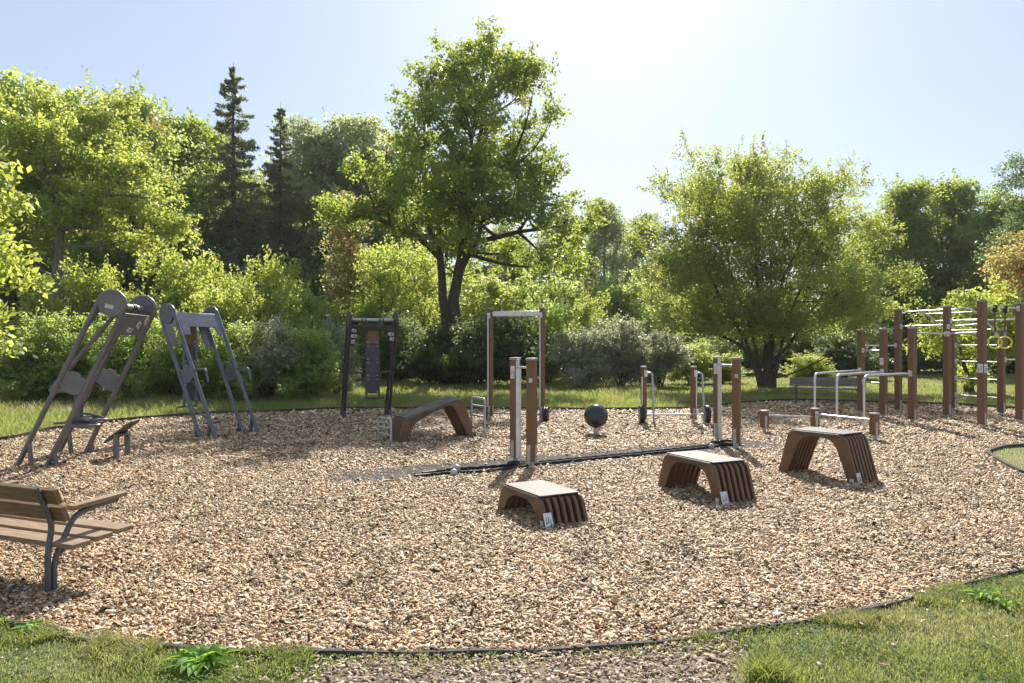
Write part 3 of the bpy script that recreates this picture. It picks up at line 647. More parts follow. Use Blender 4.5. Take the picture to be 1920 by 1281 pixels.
# birch and autumn tree on the right edge
L6 = [((-.3, 0, 8.2), (.9, .9, 1.1)), ((.2, 0, 6.8), (1.2, 1.1, 1.0)), ((-.5, 0, 5.6), (1.2, 1.2, .9)), ((.6, 0, 9.4), (.6, .6, .8)), ((.3, .2, 4.4), (1.3, 1.2, .8))]
place_tree('birch_tree', backpos(1935, 29), crown_tree(L6, [([(.2, 0, -.1), (.1, 0, 4), (.3, 0, 9.6)], .14, .03)], 57, 220, 90, .42, .09, r_limb=.04, up=0), 'barkpale', 'leaf_dark', 'feathery birch rising at the right edge above the autumn tree', 'tree')
L7 = [((0, 0, 3.2), (1.4, 1.2, .8)), ((-.2, 0, 4.4), (1.2, 1.1, .8)), ((.3, 0, 5.3), (.9, .9, .6)), ((-.6, 0, 2.4), (1, 1, .6))]
place_tree('autumn_tree', backpos(1925, 26), crown_tree(L7, [([(0, 0, -.1), (0, 0, 2), (0, 0, 5)], .11, .03)], 67, 130, 100, .45, .12, r_limb=.04), 'bark', 'leaf_autumn', 'orange leaved tree at the right edge below the birch', 'tree')
# spruces
def spruce(seed, H, Rb, nb, per):
    rs = np.random.RandomState(seed); mb = MB(); mb.tube([(0, 0, -.1), (.05, 0, H * .4), (-.03, 0, H * .75), (0, 0, H)], [H * .013, H * .009, H * .005, .01], 8)
    C = []; Wd = []
    for k in range(nb):
        t = (k + rs.uniform()) / nb; z = H * (.12 + .86 * t); a = rs.uniform(0, 2 * PI)
        r = Rb * (1 - t) ** .75 * rs.uniform(.45, 1.15) + .22
        tip = Vector((math.cos(a) * r, math.sin(a) * r, z - r * (.32 - .45 * t))); st = Vector((0, 0, z)); mid = (tip + st) / 2 + Vector((0, 0, -r * .12))
        br = bez(st, mid, tip, 5); mb.tube(br, [.035, .03, .025, .02, .014, .008], 4, cap=False)
        n = int(per * (r / Rb + .15))
        tt = rs.uniform(.12, 1.04, n) ** .8
        A, Bm, Cc = np.array(st), np.array(mid), np.array(tip)
        Pp = A[None] * ((1 - tt) ** 2)[:, None] + Bm[None] * (2 * tt * (1 - tt))[:, None] + Cc[None] * (tt ** 2)[:, None]
        side = np.array([-math.sin(a), math.cos(a), 0]); sw = (.32 * r * (1.1 - tt * .8)) * rs.uniform(-1, 1, n)
        Pp = Pp + side[None] * sw[:, None]; Pp[:, 2] -= rs.uniform(0, 1, n) ** 1.5 * (.12 + .28 * (1 - t)) + np.abs(sw) * .2
        C.append(Pp + rs.normal(0, .03, Pp.shape))
    C = np.concatenate(C); V, Fq = leafquads(C, .24, rs, 0, .24, 1.2); print('needles', len(Fq)); return mb, V, Fq
tS = place_tree('spruce_tree', backpos(438, 42), spruce(301, 18.2, 3.3, 190, 230), 'bark', 'needle', 'tallest spruce, pointed above the trees left of the middle', 'tree', 'spruces in the wood', scale=hgt(116, 42) / 18.2)
dup(tS, backpos(526, 45), 'smaller spruce right of the tallest one', 2.0, (.75, .75, hgt(193, 45) / 18.2), 'spruces in the wood')
dup(tS, backpos(478, 40), 'low bushy spruce between and below the two tall spruces', 4.0, (.95, .95, hgt(395, 40) / 18.2), 'spruces in the wood')
# ------------------------------------------------------------------ bushes
def bush(seed, wd, H, nclump, per, ls, spiky=.0, crad=.36):
    rs = np.random.RandomState(seed); L = []
    for k in range(11):
        a = k * 2.4; rr = wd * .55 * math.sqrt((k + .5) / 11); z = H * rs.uniform(.22, .72) * (1 - .25 * rr / wd)
        L.append(((math.cos(a) * rr, math.sin(a) * rr, z), (wd * .42, wd * .42, H * .24)))
    L.append(((0, 0, H * .80), (wd * .35, wd * .35, H * .17)))
    for k in range(int(spiky)):
        a = rs.uniform(0, 6.3); rr = wd * rs.uniform(.1, .6); L.append(((math.cos(a) * rr, math.sin(a) * rr, H * rs.uniform(.82, 1.02)), (.16, .16, .34)))
    T = [([(rs.uniform(-.2, .2), rs.uniform(-.2, .2), -.05), (math.cos(a) * wd * .3, math.sin(a) * wd * .3, H * .4), (math.cos(a) * wd * .5, math.sin(a) * wd * .5, H * .75)], .035, .012) for a in (0, .9, 1.8, 2.7, 3.6, 4.5, 5.4)]
    return crown_tree(L, T, seed, nclump, per, crad, ls, r_limb=.02, shell=.45, twigs=.5, shoots=260, slen=.62)
bA = bush(401, 1.7, 3.6, 300, 60, .095, 10, .30); bB = bush(402, 1.7, 3.2, 280, 58, .105, 12, .30); bC = bush(403, 2.0, 3.0, 300, 62, .115, 8, .36)
def shrub(px, py, hw, Y, proto, name, leaf, lab, grp=None, H0=1, W0=1, rz=0):
    loc = backpos(px, Y); s = (hw * 1.2 / F * Y / W0, hw * 1.2 / F * Y / W0, hgt(py, Y) / H0 * .93)
    key = (id(proto), leaf)
    if key in shrub.cache: return dup(shrub.cache[key], loc, lab, rz, s, grp)
    t = place_tree(name, loc, proto, 'bark', leaf, lab, 'bush', grp, rz, s, 'foliage', 'stems'); shrub.cache[key] = t; return t
shrub.cache = {}
G1 = 'bushes behind the left border'
for i, (px, py, hw, Y, pr, leaf, lab) in enumerate([
        (30, 640, 70, 19.5, bA, 'leaf_bush', 'dark low bush at far left behind the leaning swing machine'),
        (100, 590, 70, 20.5, bB, 'leaf_bush', 'bush rising behind the feet of the leaning swing machine'),
        (75, 545, 75, 24, bA, 'leaf_bright', 'bright bush at the far left behind the swing machine, below the oak'),
        (165, 610, 75, 20.3, bA, 'leaf_bush', 'low bush seen through the frame of the seat machine'),
        (165, 505, 85, 25, bB, 'leaf_bright', 'tall yellow green bush left above the seat machine'),
        (245, 600, 75, 20.4, bB, 'leaf_bush', 'low bush between the two leftmost machines'),
        (250, 540, 75, 23.5, bA, 'leaf_bright', 'bright bush above the round discs of the seat machine'),
        (330, 590, 75, 20.4, bA, 'leaf_bush', 'low bush behind the ladder of the second machine'),
        (340, 480, 85, 26.5, bB, 'leaf_bright', 'tall yellow green bush behind the second machine'),
        (405, 545, 75, 23, bB, 'leaf_bright', 'middle height bright bush just right of the second machine top'),
        (420, 610, 75, 20.2, bB, 'leaf_bush', 'low bush behind the right legs of the second machine'),
        (440, 505, 75, 26, bA, 'leaf_bright', 'tall bright bush below the tallest spruce'),
        (500, 600, 75, 20.6, bA, 'leaf_silver', 'pale low bush between second and third machines'),
        (515, 490, 60, 25.5, bB, 'leaf_bright', 'spiky topped bright bush midway between second and third machines'),
        (575, 620, 65, 20.8, bB, 'leaf_bush', 'low bush left of the third machine legs'),
        (580, 535, 70, 24, bA, 'leaf_bush', 'pale green bush left of the third machine top'),
        (628, 600, 45, 22.4, bA, 'leaf_silver', 'small pale bush nearest the third machine'),
        (-40, 580, 80, 22, bA, 'leaf_bush', 'bush cut by the left edge')]):
    shrub(px, py, hw, Y, pr, 'bush', leaf, lab, G1, 3.6 if pr is bA else 3.2, 1.75, i * 1.3)
G2 = 'bushes behind the middle of the ground'
for i, (px, py, hw, Y, pr, leaf, lab) in enumerate([
        (690, 560, 65, 33, bC, 'leaf_bright', 'bright bush right behind the third machine'),
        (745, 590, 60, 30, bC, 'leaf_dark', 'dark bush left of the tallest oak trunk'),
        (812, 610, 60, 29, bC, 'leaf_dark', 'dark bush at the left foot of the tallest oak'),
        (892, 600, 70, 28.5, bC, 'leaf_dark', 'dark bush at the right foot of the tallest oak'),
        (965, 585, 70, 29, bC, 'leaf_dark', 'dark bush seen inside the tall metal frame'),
        (1030, 565, 60, 31, bC, 'leaf_bush', 'green bush right of the tall frame'),
        (1100, 555, 65, 33, bA, 'leaf_bright', 'bright yellow bush above the silver bushes'),
        (1090, 620, 60, 27.5, bB, 'leaf_silver', 'silver grey bush behind the dark ball'),
        (1165, 600, 65, 28.3, bB, 'leaf_silver', 'silver grey bush behind the first weight post'),
        (1235, 615, 60, 29, bA, 'leaf_silver', 'silver grey bush left of the second weight post'),
        (1300, 640, 55, 31, bA, 'leaf_bright', 'low bright bush behind the second weight post'),
        (1350, 665, 45, 31.5, bB, 'leaf_bright', 'low bright bush left of the willow stems'),
        (1520, 665, 40, 30.5, bC, 'leaf_bright', 'low bright bush right of the willow stems'),
        (740, 500, 75, 40, bA, 'leaf_bright', 'tall yellow bush seen between the thin pale trunks'),
        (655, 520, 70, 40, bC, 'leaf_bush', 'tall bush below the rusty leaved tree'),
        (930, 510, 90, 41, bA, 'leaf_bright', 'yellow glowing bush right behind the tallest oak'),
        (1040, 520, 80, 42, bC, 'leaf_bush', 'bush deeper in the wood above the tall frame'),
        (1160, 520, 80, 42, bC, 'leaf_bush', 'bush deep in the wood left of the willow'),
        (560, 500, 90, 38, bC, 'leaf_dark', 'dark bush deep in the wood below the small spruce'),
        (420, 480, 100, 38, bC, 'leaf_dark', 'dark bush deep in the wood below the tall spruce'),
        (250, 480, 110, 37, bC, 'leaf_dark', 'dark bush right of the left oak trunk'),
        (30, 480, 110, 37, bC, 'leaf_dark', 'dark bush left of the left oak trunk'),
        (840, 520, 90, 44, bC, 'leaf_bush', 'bush behind the two trunks of the tallest oak')]):
    shrub(px, py, hw, Y, pr, 'bush', leaf, lab, G2, {id(bA): 3.6, id(bB): 3.2, id(bC): 3.0}[id(pr)], 1.75, i * 1.7)
G3 = 'bushes along the far side of the lawn'
for i, (px, py, hw, Y, pr, leaf, lab) in enumerate([
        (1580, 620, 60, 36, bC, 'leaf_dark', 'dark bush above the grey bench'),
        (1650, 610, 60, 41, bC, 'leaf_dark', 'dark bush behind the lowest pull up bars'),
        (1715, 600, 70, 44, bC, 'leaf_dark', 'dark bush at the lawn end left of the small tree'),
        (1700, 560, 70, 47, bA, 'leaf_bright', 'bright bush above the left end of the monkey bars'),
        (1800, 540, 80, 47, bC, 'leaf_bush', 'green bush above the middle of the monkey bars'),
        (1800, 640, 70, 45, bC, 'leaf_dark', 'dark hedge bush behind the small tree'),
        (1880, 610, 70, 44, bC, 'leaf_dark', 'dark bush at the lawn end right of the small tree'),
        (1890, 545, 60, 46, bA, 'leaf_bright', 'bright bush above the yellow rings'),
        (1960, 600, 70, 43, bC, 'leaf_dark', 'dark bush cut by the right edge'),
        (1480, 600, 80, 42, bC, 'leaf_dark', 'dark bush seen through the willow stems'),
        (1380, 600, 80, 42, bC, 'leaf_bush', 'green bush seen left of the willow stems')]):
    shrub(px, py, hw, Y, pr, 'bush', leaf, lab, G3, {id(bA): 3.6, id(bB): 3.2, id(bC): 3.0}[id(pr)], 1.75, i * 1.1)
# far wood, one mass
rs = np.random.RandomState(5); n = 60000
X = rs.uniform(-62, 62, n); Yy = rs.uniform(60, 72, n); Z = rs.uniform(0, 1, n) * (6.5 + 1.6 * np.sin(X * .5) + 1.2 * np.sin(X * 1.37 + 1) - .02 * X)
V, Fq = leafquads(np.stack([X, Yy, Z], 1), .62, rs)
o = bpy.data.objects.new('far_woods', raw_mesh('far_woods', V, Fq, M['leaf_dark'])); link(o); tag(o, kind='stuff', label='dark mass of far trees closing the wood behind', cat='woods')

# ------------------------------------------------------------------ weeds beside the kerb
def weed(loc, n, L, seed, label):
    rs = np.random.RandomState(seed); t = empty('dock_plant', loc, 0, label, 'plant'); mb = MB()
    for k in range(n):
        a = k * 2.4 + rs.uniform(-.3, .3); l = L * rs.uniform(.6, 1.1); wd = l * .13; el = rs.uniform(.45, 1.3); d = Vector((math.cos(a), math.sin(a), 0)); s = Vector((-d.y, d.x, 0)); vs = []
        m = 7
        for i in range(m + 1):
            u = i / m; p = d * (l * u * math.cos(el)) + Vector((0, 0, l * (math.sin(el) * u - .75 * u * u * math.sin(el))))
            ww = wd * math.sin(PI * min(1, u * .93 + .06)) ** .8 * (1 + .12 * math.sin(i * 2.3 + k))
            vs += [p - s * ww + Vector((0, 0, ww * .5)), p, p + s * ww + Vector((0, 0, ww * .5))]
        mb.add(vs, [f for i in range(m) for f in ((i * 3, i * 3 + 1, i * 3 + 4, i * 3 + 3), (i * 3 + 1, i * 3 + 2, i * 3 + 5, i * 3 + 4))], True)
    mb.build('leaves', M['weed'], t); st = MB(); st.cyl((0, 0, -.02), (0, 0, .05), .008, 6); st.build('stem', M['weed'], t)
weed(gp(378, 1248), 40, .22, 1, 'broad leaved dock plant in the front lawn at left')
weed(gp(1840, 1122), 16, .17, 2, 'broad leaved weed by the kerb at lower right')
weed(gp(1885, 1140), 12, .15, 3, 'low weed further from the kerb at lower right')
weed(gp(62, 1182), 16, .13, 4, 'low green weed in front of the wooden bench')

# ------------------------------------------------------------------ posts
def post_parts(p, x, y, h, a=.115, rz=0.0, foot=True, clip=None, cap=.035):
    """a square brown post with metal cap, ground stub and side bracket, as parts of p; coordinates in p's space"""
    q = Matrix.Rotation(rz, 3, 'Z')
    c = Vector((x, y, 0))
    z0 = .10 if foot else -.05
    MB().box(c + Vector((0, 0, (z0 + h - cap) / 2)), (a, a, h - cap - z0), q).build('post', M['brown'], p, .006)
    MB().box(c + Vector((0, 0, h - cap / 2 + .001)), (a + .012, a + .012, cap), q).build('post_cap', M['cap'], p, .005)
    if foot:
        mb = MB().cyl(c + Vector((0, 0, -.06)), c + Vector((0, 0, z0 + .02)), a * .30, 12)
        mb.box(c + q @ Vector((-.012, -a / 2 - .006, z0 + .10)), (a * .42, .012, .24), q)
        mb.box(c + q @ Vector((a / 2 + .006, 0.0, z0 + .10)), (.012, a * .42, .24), q)
        mb.build('ground_bracket', M['steel'], p, .002)
def sticker(p, c, rot, sw, sh, kind='pict', seed=0):
    """white plate facing local -y of rot, with small printed figures"""
    rs = np.random.RandomState(seed)
    MB().box(Vector(c), (sw, .004, sh), rot).build('sign_plate', M['white'], p, .001)
    ink = MB()
    for k in range(3):
        x = (k - 1) * sw * .25; zz = sh * rs.uniform(-.12, .12)
        for (dx, dz, w_, h_) in ((0, .17, .09, .06), (0, .04, .05, .18), (.05, -.10, .05, .12), (-.05, -.12, .05, .12)):
            ink.box(Vector(c) + rot @ Vector((x + dx * sw, -.0032, zz + dz * sh)), (w_ * sw, .002, h_ * sh), rot)
    ink.box(Vector(c) + rot @ Vector((0, -.0032, -sh * .36)), (sw * .5, .002, sh * .03), rot)
    ink.build('printed_figures', M['ink'] if seed % 2 else M['redink'], p)

# ------------------------------------------------------------------ rope stations
RPOST_A = R(29)
def rope_station(pl, pr, h, label, seed, rz):
    mid = (pl + pr) / 2; t = empty('rope_station', mid, 0, label, 'training post', 'rope stations at both ends of the rubber strip')
    l = pl - mid; r = pr - mid; d = (r - l).normalized(); nn = Vector((-d.y, d.x, 0))
    post_parts(t, l.x, l.y, h, .112, rz); post_parts(t, r.x, r.y, h, .112, rz)
    q = Matrix.Rotation(math.atan2(d.y, d.x), 3, 'Z')
    # aluminium profile on the inner face of the left post and guide rods
    c = l + d * .078 - nn * .0
    MB().box(c + Vector((0, 0, h / 2 + .03)), (.022, .05, h - .10), q).build('metal_profile', M['alu'], t, .003)
    a = l + d * .16; b = r - d * .10
    mb = MB().tube([(a.x, a.y, .04), (a.x, a.y, h - .13)], .013, 10); mb.build('guide_rod', M['alu'], t)
    mb = MB().tube([(b.x, b.y, .04), (b.x, b.y, h - .13)], .013, 10); mb.build('guide_rod', M['alu'], t)
    MB().tube([l + d * .08 + Vector((0, 0, h - .13)), r - d * .06 + Vector((0, 0, h - .13))], .016, 10).build('cross_rod', M['alu'], t)
    rot = Matrix.Rotation(rz, 3, 'Z')
    sticker(t, l + rot @ Vector((-.01, -.0595, h - .20)), rot, .06, .17, seed=seed)
    MB().box(r + rot @ Vector((.012, -.0595, h - .29)), (.05, .004, .055), rot).build('sticker', M['sticker'], t)
    return t
rope_station(gp(966, 869), gp(997, 879.5), 1.45, 'nearer rope station with two brown posts left of the dark ball', 1, R(-28))
rope_station(gp(1345, 829), gp(1381, 842), 1.43, 'rope station with two brown posts at the far right end of the strip', 2, R(-33))

# rubber strip
mb = MB(); q = Matrix.Rotation(R(27), 3, 'Z')
pts = []
for (sx, sy) in ((-1, -1), (1, -1), (1, 1), (-1, 1)):
    for k in range(7):
        a = {(-1, -1): PI, (1, -1): 1.5 * PI, (1, 1): 0, (-1, 1): .5 * PI}[(sx, sy)] + k / 6 * PI / 2
        pts.append(q @ Vector((sx * (MAT_L - .2) + .25 * math.cos(a), sy * (MAT_W - .2) + .25 * math.sin(a), .012)) + Vector((MC.x, MC.y, 0)))
mb.prism([p - Vector((0, 0, .03)) for p in pts], (0, 0, .03)); o = mb.build('rubber_strip', M['mat']); tag(o, 'long grey rubber strip half buried in the wood chips', 'rubber mat')
# ropes
def rope(pix, label, r=.021, zoff=.0, handle=None, knob=None, sag=()):
    P = [gp(x, y, .03 + zoff) for x, y in pix]; fine = []
    for i in range(len(P) - 1):
        p0, p1, p2, p3 = P[max(i - 1, 0)], P[i], P[i + 1], P[min(i + 2, len(P) - 1)]; k = max(3, int((p2 - p1).length / .012))
        for j in range(k):
            t = j / k; fine.append(.5 * ((2 * p1) + (-p0 + p2) * t + (2 * p0 - 5 * p1 + 4 * p2 - p3) * t * t + (-p0 + 3 * p1 - 3 * p2 + p3) * t ** 3))
    fine.append(P[-1])
    mb = MB().tube(fine, r, 12, prof=lambda a, i: 1 + .09 * math.cos(3 * (a + i * .17)))
    if handle is None and knob is None:
        o = mb.build('battle_rope', M['rope']); return tag(o, label, 'rope', 'heavy ropes lying on the strip')
    t = empty('battle_rope', P[0], 0, label, 'rope', 'heavy ropes lying on the strip')
    for i, v in enumerate(mb.v): mb.v[i] = tuple(Vector(v) - P[0])
    mb.build('rope_strand', M['rope'], t)
    d = (P[0] - P[1]).normalized()
    MB().cyl(-d * .05, d * .16, r * 1.02, 14).build('handle', M['rubber'], t, .004)
    if knob:
        k = gp(knob[0], knob[1], .05) - P[0]; MB().sphere(k, .045, 18, 12).build('stopper_ball', M['knob'], t)
    return t
rope([(800, 891), (851, 886), (900, 884.5), (958, 877.5), (1005, 871), (1060, 865), (1104, 861), (1192, 853), (1265, 845.5), (1334, 837.5), (1352, 834)], 'nearer of the two black ropes, starting with a handle at lower left', knob=(851, 886), handle=1)
rope([(812, 885), (857, 879), (905, 876), (958, 871.5), (1005, 867), (1046, 863), (1133, 855), (1221, 846.5), (1300, 838), (1340, 833)], 'farther of the two black ropes, lying behind the other', knob=(857, 878), handle=1)
mb = MB(); c0 = (gp(1345, 829) + gp(1381, 842)) / 2
for k, (rr, zz, ph) in enumerate(((.20, .03, 0), (.15, .05, .8), (.10, .03, 1.9))):
    mb.tube([c0 + Vector((rr * 1.3 * math.cos(a + ph), rr * .8 * math.sin(a + ph), zz + .015 * math.sin(3 * a))) for a in [2 * PI * i / 48 for i in range(48)]], .020, 10, closed=True)
tag(mb.build('rope_coil', M['rope']), 'black rope coiled around the feet of the right rope station', 'rope')
tag(MB().sphere(gp(1334, 837, .045), .045, 18, 12).build('stopper_ball', M['knob']), 'grey ball beside the coiled rope at the right station', 'ball')
mb = MB(); c0 = (gp(966, 869) + gp(997, 879.5)) / 2
for k, (rr, zz, ph) in enumerate(((.13, .04, 0),)):
    mb.tube([c0 + Vector((rr * 1.5 * math.cos(a + ph), rr * .8 * math.sin(a + ph), zz)) for a in [2 * PI * i / 40 for i in range(40)]], .020, 10, closed=True)
tag(mb.build('rope_loop', M['rope']), 'short black rope loop around the guide rods of the nearer station', 'rope')

# ------------------------------------------------------------------ balance ball
c = gp(1117.5, 816); t = empty('balance_ball', c, 0, 'dark rubber ball on a short pedestal, left of the weight posts', 'exercise ball')
MB().sphere((0, 0, .345), .216, 48, 28).build('ball', M['ball'], t)
MB().lathe((0, 0, -.04), (0, 0, 1), [(0, .055), (.10, .05), (.17, .046), (.19, .085), (.20, .07)], 20).build('pedestal', M['steel'], t)

# ------------------------------------------------------------------ ribbed step benches
def arch(feet, tops, thick_leg, thick_top, r_out=.10, zb=-.08):
    """closed outline in the xz plane"""
    (xl, xr), ((tlx, tlz), (trx, trz)) = feet, tops
    outer = fillet([(xl, 0, zb), (tlx, 0, tlz), (trx, 0, trz), (xr, 0, zb)], r_out)
    a1 = thick_leg
    inner = fillet([(xr - a1, 0, zb), (trx - a1 * 1.25, 0, trz - thick_top), (tlx + a1 * 1.25, 0, tlz - thick_top), (xl + a1, 0, zb)], r_out * 1.5)
    return outer + inner
def rib_bench(name, loc, ang, feet, tops, wd, label, cat, nr=7, signx=None, leg=.125, top=.06, group=None):
    t = empty(name, loc, ang, label, cat, group); prof = arch(feet, tops, leg, top)
    rw = wd / (nr + (nr - 1) * .95); gap = rw * .95
    mb = MB()
    for k in range(nr):
        y = k * (rw + gap); mb.prism([p + Vector((0, y, 0)) for p in prof], (0, rw, 0))
    body = mb.build('ribbed_frame', M['brown_rib'], t, .011, 3)
    # spacers deep between ribs under the top
    (tlx, tlz), (trx, trz) = tops
    d = Vector((trx - tlx, 0, trz - tlz)); L = d.length; an = math.atan2(d.z, d.x); rot = Matrix.Rotation(-an, 3, 'Y'); mid = Vector(((tlx + trx) / 2, wd / 2, (tlz + trz) / 2)); up = rot @ Vector((0, 0, 1))
    MB().box(mid + up * .004, (L - .06, wd - .03, .012), rot).build('top_plate', M['plate_top'], t, .004)
    e = .10; q0 = Vector((tlx + e, -.0035, tlz - .010)); q1 = Vector((trx - e, -.0035, trz - .010)); dn = Vector((0, 0, -top * .72))
    MB().prism([q0, q1, q1 + dn + Vector((-.035, 0, 0)), q0 + dn + Vector((.035, 0, 0))], (0, .003, 0)).build('beam_edge', M['beam'], t)
    b = MB(); s = MB()
    for sx in (-1, 1):
        for sy in (-1, 1):
            c = mid + rot @ Vector((sx * (L / 2 - .10), sy * (wd / 2 - .07), .009)); MB().cyl(c, c + up * .004, .008, 10).build('bolt', M['steel'], t)
    s.box(mid - up * .035, (L - .10, wd - .04, .03), rot).build('underside_beam', M['brown_rib'], t)
    if signx is not None:
        # placard on the lower front of the +x leg
        (xl, xr) = feet; dz = trz + .08; sl_ = (xr - trx) / dz; a2 = math.atan(sl_)
        z = signx; x = trx + (trz - z) * sl_; rot2 = Matrix.Rotation(PI / 2, 3, 'Z')
        q2 = Matrix.Rotation(-a2, 3, 'Y') @ rot2
        c = Vector((x + .012, .035, z)); sticker(t, c, q2, .085, .14, seed=int(abs(loc[0]) * 10))
        MB().box(Vector((xr - .10, -.003, .035)), (.05, .004, .05)).build('sticker', M['sticker'], t)
    return t
def yawdir(a, b): d = (b - a); return math.atan2(d.y, d.x)
for (A, Bp, h, ins, lab) in (((929, 952), (1027, 994), .255, .13, 'lowest step bench, nearest the camera'), ((1229.6, 912), (1358, 949), .40, .15, 'middle height step bench between the low and tall ones'), ((1455, 885), (1613, 910.5), .56, .18, 'tallest step bench, rightmost of the three')):
    a = gp(*A); b = gp(*Bp); L = (b - a).length
    rib_bench('step_bench', a, yawdir(a, b), (0, L), ((ins, h), (L - ins, h)), .46, lab, 'step bench', signx=.065, group='ribbed brown step benches')
# inclined bench
a = gp(741, 831.6); b = gp(899, 820); L = (b - a).length
t = rib_bench('incline_bench', a, yawdir(a, b), (0, L), ((.15, .40), (L - .34, .70)), .49, 'brown ribbed sit up bench sloping up to the right', 'exercise bench', top=.075, leg=.16)
MB().box(Vector((L - .12, -.003, .13)), (.06, .004, .07)).build('sticker', M['sticker'], t)
def foot_rail(p1, p2, h, label, extra=.0):
    mid = (p1 + p2) / 2; t = empty('foot_rail', mid, 0, label, 'metal rail', 'tubular rails at the ends of the sit up bench'); a = p1 - mid; b = p2 - mid
    MB().tube(fillet([a + Vector((0, 0, -.05)), a + Vector((0, 0, h)), b + Vector((0, 0, h)), b + Vector((0, 0, -.05))], .07), .021, 12).build('hoop', M['steel'], t)
    for f in (.62, .36): MB().tube([a + Vector((0, 0, h * f + extra)), b + Vector((0, 0, h * f + extra))], .018, 10).build('rung', M['steel'], t)
foot_rail(gp(710, 828), gp(733, 834), .41, 'low grey tubular rail at the left end of the sit up bench')
foot_rail(gp(884, 815), gp(909, 821), .68, 'taller grey tubular rail at the right end of the sit up bench', .12)

# ------------------------------------------------------------------ tall frame with lettering
pl, pr = Vector((-.47, 15.75, 0)), Vector((.645, 15.5, 0)); mid = (pl + pr) / 2
t = empty('barbell_frame', mid, yawdir(pl, pr), 'tall brown two post frame with lettered grey crossbeam in the middle', 'exercise frame'); hw = (pr - pl).length / 2; H = 2.44
post_parts(t, -hw, 0, H, .105, 0); post_parts(t, hw, 0, H, .105, 0)
MB().box((0, 0, H - .13), (2 * hw - .11, .07, .11)).build('crossbeam', M['alu'], t, .006)
me = text_mesh('LAPPSET', .085, .003, M['letter'], 'lettering'); o = bpy.data.objects.new('lettering', me); link(o, t); o.location = (-.04, -.040, H - .125); o.rotation_euler = (R(90), 0, 0)
mb = MB()
for dx in (-.03, 0, .03): mb.box((-.245 + dx * .6, -.0385, H - .125 + .004), (.011, .005, .05 if dx == 0 else .062))
mb.box((-.245, -.0385, H - .155), (.05, .005, .012)); mb.build('emblem', M['letter'], t)
for sx in (-1, 1):
    MB().tube([(sx * (hw + (.04 if sx > 0 else -.06) * 0 + sx * -0.0) - .035, -.075, .0), (sx * hw - .035, -.075, H - .12)], .016, 10).build('guide_rail', M['alu'], t)
    MB().box((sx * hw - .02, -.066, H - .17), (.07, .02, .12)).build('rail_bracket', M['alu'], t, .003)
MB().tube([(-hw - .16, -.11, .16), (hw + .30, -.11, .16)], .014, 12).build('barbell_rod', M['bench_metal'], t)
for x in (-hw - .06, hw + .08, hw + .13): MB().lathe((x, -.11, .16), (1, 0, 0), [(-.018, .10), (-.016, .155), (.016, .155), (.018, .10)], 32).build('weight_disc', M['rubber'], t)

# ------------------------------------------------------------------ weight lever station
p1 = Vector((2.76, 15.2, 0)); p2 = Vector((3.79, 15.15, 0)); mid = (p1 + p2) / 2
t = empty('weight_station', mid, 0, 'two short brown posts with bent tubes and black weight wheels', 'training station')
H = 1.19
for p, seed in ((p1 - mid, 3), (p2 - mid, 4)):
    post_parts(t, p.x, p.y, H, .10, R(12))
    MB().tube(fillet([(p.x + .05, p.y - .03, H - .14), (p.x + .17, p.y - .06, H - .14), (p.x + .17, p.y - .24, -.04)], .09), .022, 12).build('bent_tube', M['steel'], t)
    MB().box((p.x + .035, p.y - .062, H - .15), (.07, .012, .14)).build('tube_bracket', M['alu'], t, .003)
    MB().box((p.x - .045 if seed == 3 else p.x + .045, p.y - .066, .55), (.025, .015, .85)).build('metal_strip', M['alu'], t, .002)
MB().tube([(-.70, -.22, .20), (.80, -.22, .20)], .015, 12).build('barbell_rod', M['steel'], t)
for x in (-.60, .74):
    w_ = MB().lathe((x, -.22, .20), (1, 0, 0), [(-.055, .15), (-.05, .175), (-.03, .192), (.03, .192), (.05, .175), (.055, .15)], 40).build('weight_wheel', M['rubber'], t)
    MB().lathe((x - .055, -.22, .20), (1, 0, 0), [(-.012, .04), (-.01, .10), (.0, .145), (.004, .145)], 32).build('wheel_face', M['cap'], w_)
    MB().lathe((x - .08, -.22, .20), (1, 0, 0), [(-.03, .02), (.02, .03)], 16).build('hub', M['alu'], w_)

# ------------------------------------------------------------------ low beams
a = Vector((4.68, 13.45, 0)); b = Vector((5.66, 13.55, 0)); c = Vector((6.17, 12.35, 0)); t = empty('low_rails', b, 0, 'three knee high brown posts joined by thin grey rails', 'exercise rails')
for p, h in ((a - b, .42), (b - b, .45), (c - b, .47)): post_parts(t, p.x, p.y, h, .115, R(18), cap=.03)
MB().tube([a - b + Vector((.05, 0, .33)), Vector((-.05, 0, .29))], .017, 10).build('rail', M['alu'], t)
MB().tube([Vector((.03, -.05, .34)), c - b + Vector((-.03, .05, .35))], .017, 10).build('rail', M['alu'], t)
rot = Matrix.Rotation(R(18), 3, 'Z'); sticker(t, rot @ Vector((-.01, -.0605, .33)), rot, .07, .13, seed=5)

